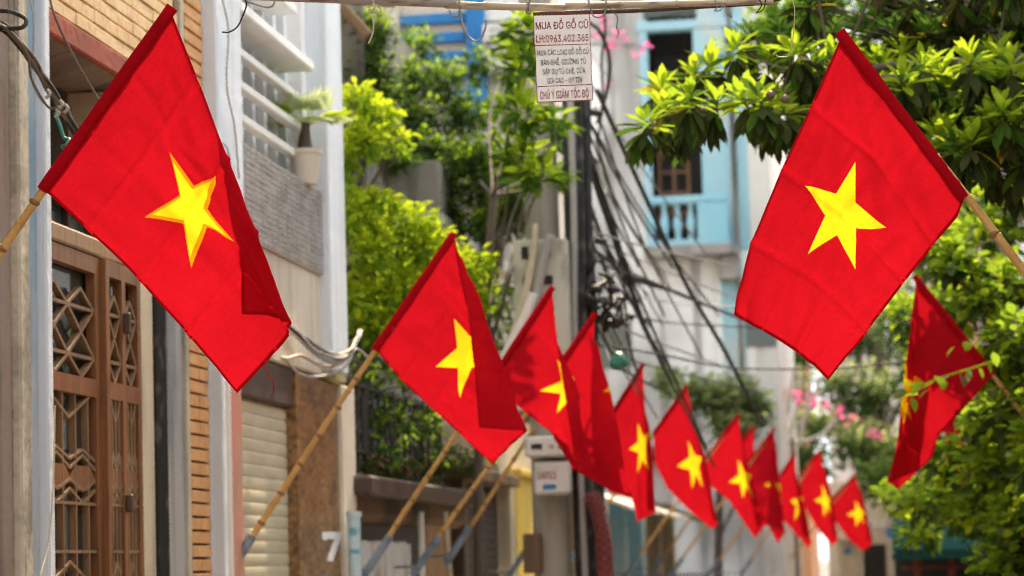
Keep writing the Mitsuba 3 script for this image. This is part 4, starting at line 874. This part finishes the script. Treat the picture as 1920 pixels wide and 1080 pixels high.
for x in (1715, 1780, 1850): put('post', pxbox(x, x + 10, 1034, 1090, 39.1, .08), TERRA, aw)
k = thing('gate_post', 'pale gate post with a blue plate at the far end of the flag row', 'post')
put('shaft', pxbox(1574, 1612, 1015, 1085, 56, .4), CREAM, k); put('plate', pxbox(1583, 1594, 1028, 1038, 55.97, .02, 0), DBLUE, k); put('cap', pxbox(1570, 1616, 1008, 1015, 55.9, .5), CREAM, k)
k = thing('wall_block', 'low beige wall with a dark doorway at the far end of the street', 'wall')
put('body', pxbox(1555, 1672, 900, 1085, 60, .4), BEIGE, k); put('opening', pxbox(1620, 1660, 1020, 1085, 59.97, .02, 0), DARK, k)
for i in range(3): put('block', pxbox(1622 + i * 14, 1632 + i * 14, 975, 990, 59.95, .04), WHITE2, k)
k = thing('street_sign', 'small blue sign at the far end of the street by the green awning', 'sign')
put('plate', pxbox(1662, 1688, 990, 1008, 50, .03, 0), DBLUE, k); put('post', tube([W(1675, 990, 50.06), [W(1675, 990, 50)[0], 50.06, 0]], .03, 8), STEEL, k)
k = thing('dish_frame', 'white wire dish frame above the far flags', 'antenna')
for pts in ([(1462, 822), (1500, 828), (1540, 815), (1570, 785)], [(1500, 700), (1495, 760), (1480, 815)], [(1520, 710), (1510, 770), (1500, 826)], [(1490, 690), (1478, 760), (1470, 815)], [(1540, 705), (1520, 760), (1500, 800)]):
    put('rib', tube(spline([W(x, y, 54) for x, y in pts], 16), .04, 6), WHITEC, k, smooth=True)
put('mast', tube([W(1485, 820, 54), [W(1485, 820, 54)[0], 54, 0]], .05, 8), STEEL, k)

# ------------------------------------------------------------------ foliage
def leaf_shape(l, w, droop=.12, fold=.18, obov=0.0, n=4):
    """a leaf along +x from its stalk, folded on its midrib"""
    V = [(0, 0, 0)]; F = []
    for i in range(1, n):
        t = i / n; ww = w * .5 * math.sin(math.pi * t ** (1 + obov)) ** .8; zz = -droop * l * t * t
        V += [(l * t, ww, zz + fold * ww), (l * t, 0, zz), (l * t, -ww, zz + fold * ww)]
    V.append((l, 0, -droop * l)); e = len(V) - 1
    F += [[0, 2, 1], [0, 3, 2]]
    for i in range(n - 2):
        b = 1 + 3 * i; F += [[b, b + 1, b + 4], [b, b + 4, b + 3], [b + 1, b + 2, b + 5], [b + 1, b + 5, b + 4]]
    b = 1 + 3 * (n - 2); F += [[b, b + 1, e], [b + 1, b + 2, e]]
    return np.array(V), np.array(F)
def axes(d, up, roll=None):
    d = d / (np.linalg.norm(d, axis=1, keepdims=True) + 1e-9)
    s = np.cross(up, d); s /= np.linalg.norm(s, axis=1, keepdims=True) + 1e-9; u = np.cross(d, s)
    if roll is not None:
        c, q = np.cos(roll)[:, None], np.sin(roll)[:, None]; s, u = s * c + u * q, u * c - s * q
    return np.stack([d, s, u], -1)
def leaves(key, P, D, S, which, shapes, mats, name='leaf', parts=0, roll=None, seed=0):
    """leaves at P pointing along D, of size S; the biggest ones in the picture as parts, the rest as one part"""
    rng = np.random.default_rng(seed); P = np.asarray(P); D = np.asarray(D)
    up = np.tile([0, 0, 1.0], (len(P), 1)) + rng.normal(0, .12, (len(P), 3))
    M = axes(D, up, rng.normal(0, .35, len(P)) if roll is None else roll) * S[:, None, None]
    V0, F0 = shapes
    # how large each shows: in view and near
    cam = P - EYE; zc = cam @ FWD; px = CX + FPX * (cam @ RIGHT) / zc; py = CY - FPX * (cam @ UP) / zc
    vis = (px > 5) & (px < 1915) & (py > 5) & (py < 1075); rank = np.where(vis, S / zc, 0) * np.where(which == 0, 1.15, 1.0)
    chosen = np.zeros(len(P), bool)
    if parts: chosen[np.argsort(-rank)[:min(parts, vis.sum())]] = True
    ply = {}
    for i in np.nonzero(chosen)[0]:
        m = mats[which[i]]
        if m not in ply: ply[m] = mikit.ply((V0, F0), m, smooth=True)
        X = np.eye(4); X[:3, :3] = M[i]; X[:3, 3] = P[i]; put(name, ply[m], None, key, to_world=T(X))
    for w, m in enumerate(mats):
        sel = (~chosen) & (which == w)
        if not sel.any(): continue
        v = np.einsum('kij,nj->kni', M[sel], V0) + P[sel][:, None]; f = F0[None] + (np.arange(sel.sum()) * len(V0))[:, None, None]
        put(('foliage', 'foliage_shade', 'foliage_deep', 'foliage_tint')[w], (v.reshape(-1, 3), f.reshape(-1, 3)), m, key, smooth=True, kind='stuff')
def clump_points(cl, dens, seed, shell=.55):
    """points through ellipsoid clumps (px, py, Y, rx, ry, depth m) and directions pointing outward"""
    rng = np.random.default_rng(seed); P, D, out = [], [], []
    for (px, py, Y, rx, ry, dm) in cl:
        n = int(dens * (rx * ry / 2500.0) ** .9 + 4); u = rng.normal(size=(n, 3)); u /= np.linalg.norm(u, axis=1, keepdims=True)
        r = shell + (1 - shell) * rng.random(n); r *= np.where(rng.random(n) < .12, 1.25, 1)
        m = Y / FPX; c = W(px, py, Y); P.append(c + u * r[:, None] * [rx * m, dm, ry * m]); D.append(u); out.append(u[:, 2])
    return np.vstack(P), np.vstack(D), np.concatenate(out)
def limbs(key, root, cl, r0, seed, name='trunk', fork=.5):
    rng = np.random.default_rng(seed); root = [np.array(p, float) for p in root]
    put(name, tube(spline(root, 16), np.linspace(r0, r0 * .6, len(spline(root, 16))), 9), TRUNK, key, smooth=True)
    ms = []
    for (px, py, Y, rx, ry, dm) in cl:
        c = W(px, py, Y); j = root[-1] if rng.random() < .6 or len(root) < 3 else root[-2]; mid = (j + c) / 2 + rng.normal(0, .12, 3) + [0, 0, .12]
        p = spline([j, mid, c], 12); ms.append(tube(p, np.linspace(r0 * .32, r0 * .07, len(p)), 6))
        for _ in range(4):
            e = c + rng.normal(0, .5, 3) * [rx * Y / FPX, dm, ry * Y / FPX]; q = spline([p[-4], (p[-4] + e) / 2 + rng.normal(0, .04, 3), e], 8); ms.append(tube(q, np.linspace(r0 * .09, r0 * .03, len(q)), 5))
    put('branch', cat(ms), TRUNK, key, smooth=True)

# the right-hand tree with whorls of leaves, over the large right flag
rng = np.random.default_rng(21)
t1 = thing('whorled_leaf_tree', 'tree with star-like whorls of glossy leaves reaching over the street at upper right', 'tree')
ros = [(1212, 228, 15.2), (1245, 200, 15.6), (1292, 182, 15), (1240, 165, 16), (1300, 140, 16.2), (1345, 190, 15.4), (1390, 185, 15.2), (1424, 182, 15), (1470, 205, 15.3), (1440, 215, 15.6),
       (1330, 120, 16.3), (1380, 90, 16), (1440, 120, 16.2), (1490, 95, 15.3), (1530, 125, 15.5), (1560, 105, 15.7), (1500, 150, 15.8), (1460, 60, 16.2), (1410, 70, 16.5), (1275, 225, 15.9),
       (1690, 150, 15), (1730, 125, 15.3), (1775, 165, 15.4), (1765, 130, 15.6), (1815, 110, 15), (1860, 105, 15.4), (1895, 120, 15), (1875, 150, 15.2), (1835, 160, 15.1), (1800, 205, 15.4), (1880, 205, 14.8), (1855, 225, 14.9),
       (1720, 185, 15.6), (1760, 255, 15.1), (1790, 275, 14.9), (1822, 262, 14.8), (1870, 255, 15), (1910, 230, 15), (1910, 170, 15.5), (1700, 215, 15.6), (1740, 290, 15.4), (1650, 120, 16), (1640, 170, 16), (1690, 100, 16.2), (1600, 100, 16.2), (1620, 60, 16.6),
       (1680, 60, 16.5), (1740, 70, 16.3), (1800, 60, 16.4), (1860, 50, 16.2), (1910, 60, 16), (1925, 20, 16), (1560, 60, 16.8), (1500, 30, 17), (1780, 20, 16.8), (1700, 20, 17), (1850, 10, 16.6), (1580, 170, 16), (1920, 290, 15.1), (1860, 300, 15.4), (1900, 320, 15.6)]
for _ in range(55): ros.append((rng.uniform(1500, 2100), rng.uniform(-160, 110), rng.uniform(15.5, 17.6)))
for _ in range(14): ros.append((rng.uniform(1930, 2150), rng.uniform(60, 330), rng.uniform(14.6, 16.4)))
P, D, S, Wh = [], [], [], []
for (x, y, Y) in ros:
    c = W(x, y, Y); tilt = np.array([rng.normal(0, .18), rng.normal(0, .18), 1.0]); tilt /= np.linalg.norm(tilt)
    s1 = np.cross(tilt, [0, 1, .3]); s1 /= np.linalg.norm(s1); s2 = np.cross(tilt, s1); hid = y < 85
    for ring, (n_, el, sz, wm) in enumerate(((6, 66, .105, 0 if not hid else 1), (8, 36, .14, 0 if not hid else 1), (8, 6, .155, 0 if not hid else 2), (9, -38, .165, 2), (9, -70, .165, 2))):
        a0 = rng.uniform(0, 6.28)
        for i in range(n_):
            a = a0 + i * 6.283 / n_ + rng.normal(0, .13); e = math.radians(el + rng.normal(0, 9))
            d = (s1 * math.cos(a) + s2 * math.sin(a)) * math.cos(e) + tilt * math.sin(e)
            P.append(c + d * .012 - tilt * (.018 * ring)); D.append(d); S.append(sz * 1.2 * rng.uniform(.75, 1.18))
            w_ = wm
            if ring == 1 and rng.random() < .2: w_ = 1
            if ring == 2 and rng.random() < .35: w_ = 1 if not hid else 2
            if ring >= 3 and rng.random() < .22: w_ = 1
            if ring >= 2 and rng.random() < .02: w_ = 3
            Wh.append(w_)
P, D, S, Wh = np.array(P), np.array(D), np.array(S), np.array(Wh)
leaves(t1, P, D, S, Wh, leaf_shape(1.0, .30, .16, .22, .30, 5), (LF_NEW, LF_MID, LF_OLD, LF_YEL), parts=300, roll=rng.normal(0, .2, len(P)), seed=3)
root = [np.array([1.45, 16.2, 0.0]), np.array([1.5, 16.0, 2.2]), np.array([1.3, 15.8, 3.6]), W(1930, 130, 15.7)]
put('trunk', tube(spline(root, 20), np.linspace(.14, .06, len(spline(root, 20))), 10), TRUNK, t1, smooth=True)
ms = []
for tgt in ((1700, 170, 15.6), (1560, 130, 15.8), (1440, 205, 15.4), (1230, 215, 15.6), (1800, 40, 16.6)):
    p = spline([root[-1], (root[-1] + W(*tgt)) / 2 + [0, 0, .08 * rng.normal()], W(tgt[0], tgt[1] + 10, tgt[2])], 14); ms.append(tube(p, np.linspace(.045, .014, len(p)), 7))
anchors = [W(x, y, Y) for x, y, Y in ((1700, 180, 15.6), (1560, 140, 15.8), (1440, 215, 15.4), (1230, 225, 15.6), (1800, 50, 16.6), (1850, 170, 15.5), (1340, 205, 15.5), (1900, 250, 15.3), (2000, 0, 16.5))]
for (x, y, Y) in ros:
    c = W(x, y, Y); a = min(anchors, key=lambda q: np.linalg.norm(q - c)); p = spline([a, (a + c) / 2 - [0, 0, .05], c], 8); ms.append(tube(p, np.linspace(.014, .007, len(p)), 5))
put('branch', cat(ms), TRUNK, t1, smooth=True)
fr = mikit.ply(trimesh.creation.icosphere(2, .028), BROWNC, smooth=True)
for (x, y) in ((1445, 178), (1472, 186), (1650, 225)): put('fruit', fr, None, t1, to_world=T().translate(W(x, y, 14.9).tolist()).scale([1, 1, .9]))

# the right-hand bushy tree below
t2 = thing('bushy_tree', 'dense bright green tree at the right edge below the whorled branches', 'tree')
cl = [(1760, 470, 24, 60, 40, .5), (1850, 440, 23, 70, 50, .5), (1800, 560, 21.5, 70, 45, .4), (1880, 540, 20.5, 60, 55, .4), (1900, 640, 19.5, 60, 55, .4), (1860, 690, 19.8, 50, 40, .3), (1905, 760, 19.5, 60, 60, .4),
      (1850, 790, 20.5, 50, 45, .4), (1780, 850, 21.5, 55, 50, .4), (1860, 880, 20.5, 65, 60, .4), (1740, 940, 22, 50, 35, .4), (1830, 960, 21.5, 70, 50, .4), (1900, 980, 20, 50, 60, .4), (1880, 1060, 20, 60, 50, .4), (1960, 860, 19, 60, 120, .5),
      (1950, 1000, 20, 60, 120, .5), (1780, 590, 22, 40, 35, .3), (1700, 590, 26, 40, 40, .4), (1750, 660, 25, 40, 40, .4), (1900, 380, 23, 60, 50, .5), (1830, 370, 24, 50, 40, .5), (1720, 1000, 24, 40, 30, .3), (1700, 930, 30, 60, 45, .5), (1800, 930, 30, 80, 60, .5), (1780, 700, 30, 80, 60, .5), (1880, 820, 24, 70, 90, .4), (1800, 500, 19.75, 50, 30, .15), (1840, 560, 19.7, 40, 30, .12), (1770, 470, 19.9, 40, 24, .12)]
P, D, up_ = clump_points(cl, 230, 5, .3)
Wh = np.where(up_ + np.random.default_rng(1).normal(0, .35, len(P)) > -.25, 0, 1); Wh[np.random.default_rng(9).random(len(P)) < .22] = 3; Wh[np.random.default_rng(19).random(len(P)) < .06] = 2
tw = []; rng = np.random.default_rng(8)
for x, y in ((1712, 722), (1728, 716), (1745, 728), (1700, 730), (1722, 740), (1760, 706), (1780, 704), (1800, 700), (1815, 690), (1835, 690), (1772, 716), (1752, 716), (1708, 744), (1850, 676), (1790, 650), (1815, 640), (1840, 640), (1862, 660)): tw.append(W(x, y, 18.4))
P = np.vstack([P, tw]); D = np.vstack([D, np.column_stack([rng.normal(-.5, .6, len(tw)), rng.normal(-.3, .3, len(tw)), rng.normal(-.4, .4, len(tw))])]); Wh = np.concatenate([Wh, rng.choice([0, 0, 2, 3], len(tw))])
D = D * [1, 1, .6] + np.random.default_rng(2).normal(0, .45, D.shape) + [0, 0, -.15]
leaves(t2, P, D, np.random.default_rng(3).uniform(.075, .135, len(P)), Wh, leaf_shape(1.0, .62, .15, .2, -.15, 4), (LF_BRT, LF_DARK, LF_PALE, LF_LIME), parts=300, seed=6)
limbs(t2, [(1.5, 20.5, 0), (1.5, 20.5, 1.4), (1.4, 20.6, 2.4), (1.2, 20.8, 3.2)], cl, .12, 4)
p = spline([W(1890, 668, 19), W(1830, 688, 18.5), W(1770, 706, 18.4), W(1705, 730, 18.4)], 20); put('twig', tube(p, np.linspace(.010, .003, len(p)), 5), LF_LIME, t2, smooth=True)

# the lime tree behind the balcony house
t3 = thing('lime_green_tree', 'bright lime green tree right of the white balcony house', 'tree')
cl = [(672, 185, 20.6, 34, 32, .3), (715, 215, 20.8, 42, 28, .3), (690, 262, 20.6, 42, 34, .3), (745, 265, 21, 24, 26, .2), (668, 395, 20.5, 32, 50, .3), (715, 372, 20.8, 40, 24, .3), (765, 415, 21, 60, 34, .35), (700, 470, 20.6, 48, 50, .3), (800, 460, 21.2, 58, 40, .35),
      (672, 560, 20.6, 32, 55, .3), (755, 545, 21, 60, 50, .35), (850, 500, 21.6, 52, 42, .35), (885, 560, 22, 42, 45, .35), (715, 610, 20.8, 55, 36, .3), (905, 490, 22, 24, 26, .2), (820, 545, 21.4, 50, 45, .3), (650, 300, 20.5, 22, 60, .2)]
cl += [(690, 420, 21.3, 50, 60, .2), (770, 500, 21.8, 80, 70, .2), (860, 540, 22.2, 60, 60, .2), (690, 560, 21.2, 50, 80, .2), (690, 230, 21.2, 45, 60, .2)]
P, D, up_ = clump_points(cl, 330, 11, .2)
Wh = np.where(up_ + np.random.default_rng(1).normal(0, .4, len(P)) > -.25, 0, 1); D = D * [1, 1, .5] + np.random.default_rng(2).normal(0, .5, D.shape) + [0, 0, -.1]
leaves(t3, P, D, np.random.default_rng(3).uniform(.06, .105, len(P)), Wh, leaf_shape(1.0, .55, .15, .15, -.1, 4), (LF_LIME, LF_BRT), parts=300, seed=7)
limbs(t3, [(-5.2, 21.6, 0), (-5.1, 21.5, 2.4), (-4.9, 21.3, 3.2), (-4.6, 21.2, 3.9)], cl, .10, 5)
# plants on the concrete house's balcony
t4 = thing('balcony_shrub', 'dark leafy shrub spilling over the high concrete balcony', 'shrub')
cl = [(668, 110, 26.5, 45, 55, .4), (700, 60, 27, 50, 40, .4), (760, 150, 26.5, 55, 45, .5), (835, 150, 27, 50, 45, .5), (790, 225, 26.5, 60, 45, .5), (870, 215, 27, 55, 50, .5), (860, 290, 26.8, 65, 40, .5), (940, 300, 27, 70, 45, .5), (800, 280, 26, 60, 35, .4), (780, 90, 28, 50, 40, .4), (900, 120, 28, 30, 40, .4), (690, 330, 26, 20, 20, .3), (900, 350, 26, 50, 40, .4), (840, 350, 26, 40, 30, .3), (960, 420, 26, 30, 40, .3), (740, 300, 25, 50, 20, .2), (690, 60, 24.5, 60, 45, .3), (690, 130, 24.5, 55, 50, .3), (730, 180, 25, 40, 40, .3), (880, 300, 25.6, 60, 40, .3), (930, 350, 25.6, 50, 40, .3), (900, 425, 25.6, 45, 30, .3), (975, 400, 25.6, 40, 40, .3), (850, 400, 25.8, 30, 40, .2)]
P, D, up_ = clump_points(cl, 480, 13, .15)
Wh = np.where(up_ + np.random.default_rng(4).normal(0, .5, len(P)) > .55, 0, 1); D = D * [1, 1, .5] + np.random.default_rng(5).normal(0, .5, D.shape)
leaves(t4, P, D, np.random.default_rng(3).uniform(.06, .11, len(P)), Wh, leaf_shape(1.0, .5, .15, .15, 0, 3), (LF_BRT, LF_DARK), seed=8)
limbs(t4, [(-5.2, 27.0, 5.0), (-5.2, 27.0, 5.4), (-5.1, 27.0, 5.8)], cl, .06, 6, 'stem')
t5 = thing('potted_tree', 'broad-leaved light green plant left of the hanging sign', 'plant')
cl = [(985, 60, 20.6, 30, 40, .2), (975, 120, 20.6, 26, 40, .2), (990, 215, 20.6, 36, 30, .2), (1010, 330, 20.6, 50, 22, .2), (1040, 235, 20.6, 26, 18, .2), (980, 300, 20.8, 40, 40, .2), (955, 215, 26, 45, 45, .4), (985, 150, 26.5, 40, 50, .4), (1010, 260, 25.5, 40, 35, .35), (1030, 330, 25, 55, 22, .3), (965, 370, 25.5, 45, 32, .35), (930, 400, 25.5, 35, 25, .3), (1050, 232, 25, 24, 20, .2), (1070, 335, 24.8, 26, 18, .2), (975, 90, 27, 35, 35, .3)]
P, D, up_ = clump_points(cl, 190, 17, .3)
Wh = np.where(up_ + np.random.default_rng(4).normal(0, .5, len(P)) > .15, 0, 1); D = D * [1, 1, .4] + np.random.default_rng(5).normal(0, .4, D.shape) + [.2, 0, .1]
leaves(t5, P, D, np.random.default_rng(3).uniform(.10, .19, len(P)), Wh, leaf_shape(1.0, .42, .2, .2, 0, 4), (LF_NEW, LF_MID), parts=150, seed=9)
limbs(t5, [(-3.7, 23.5, 0.1), (-3.6, 23.4, 3.2), (-3.4, 23.2, 4.9)], cl, .05, 7, 'stem')
t6 = thing('climbing_vine', 'thin shaded vine behind the iron railing of the old porch', 'vine')
cl = [(720, 852, 20.4, 50, 13, .2), (800, 856, 22.4, 50, 13, .2), (880, 860, 24, 45, 16, .3), (700, 760, 20.6, 40, 50, .2), (750, 790, 21.4, 50, 40, .2), (800, 800, 22.4, 40, 30, .2), (690, 800, 20.4, 25, 40, .2), (690, 690, 21.5, 30, 50, .3), (740, 690, 22, 40, 40, .3), (700, 640, 21, 40, 40, .3), (850, 860, 24, 40, 26, .3), (930, 610, 24, 40, 50, .3), (945, 560, 24.5, 30, 40, .3), (790, 700, 23, 40, 40, .3), (930, 700, 24, 30, 40, .3)]
P, D, up_ = clump_points(cl, 170, 19, .2)
leaves(t6, P, D + np.random.default_rng(5).normal(0, .4, D.shape), np.random.default_rng(3).uniform(.06, .10, len(P)), np.random.default_rng(7).choice([0, 1, 1], len(P)), leaf_shape(1.0, .55, .15, .15, 0, 3), (LF_BRT, LF_DARK), seed=10)
limbs(t6, [(-5.6, 22.5, 0), (-5.5, 22.5, 1.8), (-5.3, 22.5, 2.6)], cl, .05, 8, 'stem')
cl = [(700, 868, 20.0, 45, 12, .15), (760, 872, 21.2, 50, 12, .15), (830, 874, 22.6, 50, 12, .15), (890, 876, 23.8, 40, 14, .15), (720, 905, 20.4, 40, 16, .1), (800, 905, 22, 40, 14, .1)]
P, D, up_ = clump_points(cl, 420, 29, .1)
leaves(gp, P, D + np.random.default_rng(5).normal(0, .5, D.shape) - [0, 0, .3], np.random.default_rng(3).uniform(.05, .10, len(P)), np.random.default_rng(7).choice([0, 1, 1, 2], len(P)), leaf_shape(1.0, .4, .25, .15, 0, 3), (LF_DARK, LF_OLD, mat('m_dry_leaf', thin((.16, .10, .05), .5, .6))), seed=12)
# bougainvillea beside the sign and above the far flags
def bougainvillea(label, cl, root, seed, dens=60, sz=(.05, .08), parts=0):
    k = thing('bougainvillea', label, 'flowering plant'); P, D, up_ = clump_points(cl, dens, seed, .2)
    leaves(k, P, D + np.random.default_rng(seed).normal(0, .5, D.shape), np.random.default_rng(seed).uniform(*sz, len(P)), np.zeros(len(P), int), leaf_shape(1.0, .8, .1, .3, 0, 3), (PINK,), name='blossom', seed=seed)
    limbs(k, root, cl, .03, seed, 'stem')
bougainvillea('pink bougainvillea sprays hanging right of the sign', [(1130, 60, 30, 22, 24, .2), (1165, 75, 30, 18, 16, .2), (1195, 96, 30, 12, 9, .1), (1213, 90, 30, 8, 8, .1), (1150, 158, 30, 11, 8, .1), (1145, 95, 30, 14, 9, .1), (1125, 30, 30, 20, 24, .2)], [(-3.9, 31, 3.3), (-3.6, 30.5, 5.6), (-3.5, 30.2, 7.6)], 3)
bougainvillea('pink blossoms hanging over the street above the far flags', [(1460, 745, 52, 8, 7, .2), (1497, 745, 52, 12, 10, .2), (1520, 752, 52, 11, 9, .2), (1545, 762, 52, 10, 8, .2), (1575, 775, 52, 9, 7, .2), (1600, 790, 52, 9, 7, .2), (1640, 812, 52, 9, 8, .2)], [(-4.2, 53, 0), (-3, 53, 4), (-2.4, 52.5, 4.9)], 4, 160, (.09, .14))
# far bushes and trees
def far_tree(label, cl, root, mats, seed, dens=200, sz=(.14, .24), r0=.16, name='tree'):
    k = thing(name, label, 'tree'); P, D, up_ = clump_points(cl, dens * 3.2, seed, .1)
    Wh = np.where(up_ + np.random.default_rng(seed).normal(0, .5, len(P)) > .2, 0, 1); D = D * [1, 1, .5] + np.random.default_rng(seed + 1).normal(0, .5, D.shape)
    leaves(k, P, D, np.random.default_rng(seed + 2).uniform(*sz, len(P)), Wh, leaf_shape(1.0, .6, .15, .15, 0, 3), mats, seed=seed); limbs(k, root, cl, r0, seed)
LF_PALEB = leafmat('m_leaf_pale_bright', (.42, .48, .20), (.24, .32, .10), .9, .4)
far_tree('pale green bush in front of the white building above the middle flags', [(1290, 735, 48, 45, 36, .5), (1340, 745, 48, 45, 40, .5), (1390, 740, 48.5, 45, 42, .5), (1250, 710, 48.5, 25, 30, .4), (1370, 800, 48, 50, 40, .5), (1420, 770, 49, 35, 40, .5)], [(-3.3, 49, 0), (-3.2, 49, 2), (-3.1, 48.8, 3.4)], (LF_PALEB, LF_PALE), 31, 150, (.12, .2), .1, 'small_tree')
far_tree('grey-green far tree standing in the middle of the street end', [(1600, 620, 66, 70, 60, 1), (1660, 560, 68, 70, 60, 1), (1570, 720, 64, 60, 45, 1), (1640, 740, 64, 60, 60, 1), (1530, 790, 62, 50, 40, 1), (1600, 830, 62, 60, 50, 1), (1660, 850, 62, 50, 60, 1), (1500, 660, 66, 50, 50, 1), (1480, 740, 64, 40, 60, 1)], [(-.5, 66, 0), (-.6, 66, 3), (-.7, 65.5, 5)], (LF_PALEB, LF_DARK), 32, 130)
far_tree('dark far tree above the green awning', [(1720, 700, 60, 60, 60, 1), (1760, 780, 56, 60, 60, 1), (1700, 880, 56, 60, 50, 1), (1740, 940, 54, 60, 50, 1), (1820, 900, 50, 70, 70, 1), (1700, 620, 62, 60, 60, 1), (1780, 620, 60, 70, 60, 1), (1640, 900, 58, 40, 40, 1)], [(1.0, 57, 0), (.9, 57, 2.5), (.9, 56.5, 4.5)], (LF_DARK, LF_DARK), 33, 150)
far_tree('yellowish far tree high behind the whorled branches', [(1480, 30, 44, 70, 50, 1), (1540, 10, 45, 70, 40, 1), (1440, 60, 46, 40, 40, 1), (1660, 20, 46, 80, 50, 1), (1760, 60, 46, 80, 60, 1), (1850, 60, 44, 80, 60, 1), (1880, 250, 44, 60, 80, 1), (1800, 330, 44, 80, 70, 1), (1740, 220, 45, 60, 60, 1), (1640, 250, 47, 60, 80, 1), (1700, 420, 46, 60, 60, 1), (1780, 470, 46, 70, 60, 1)], [(1.2, 45, 0), (1.0, 45, 5), (.7, 45, 8)], (LF_BRT, LF_MID), 34, 120, (.16, .26))
far_tree('tall far tree filling the sky at the end of the street', [(1480, 560, 78, 60, 80, 1.5), (1560, 520, 80, 80, 90, 1.5), (1650, 420, 80, 90, 100, 1.5), (1500, 380, 82, 70, 100, 1.5), (1740, 380, 80, 90, 100, 1.5), (1560, 250, 82, 90, 100, 1.5), (1480, 200, 82, 60, 90, 1.5), (1680, 150, 82, 100, 120, 1.5), (1820, 200, 80, 100, 140, 1.5), (1880, 420, 76, 80, 120, 1.5), (1880, 620, 70, 80, 100, 1.5), (1500, 880, 72, 60, 60, 1), (1620, 960, 74, 80, 60, 1)], [(-.2, 81, 0), (-.3, 81, 5), (-.2, 81, 9)], (LF_PALE, LF_DARK), 35, 120, (.25, .4), .3)
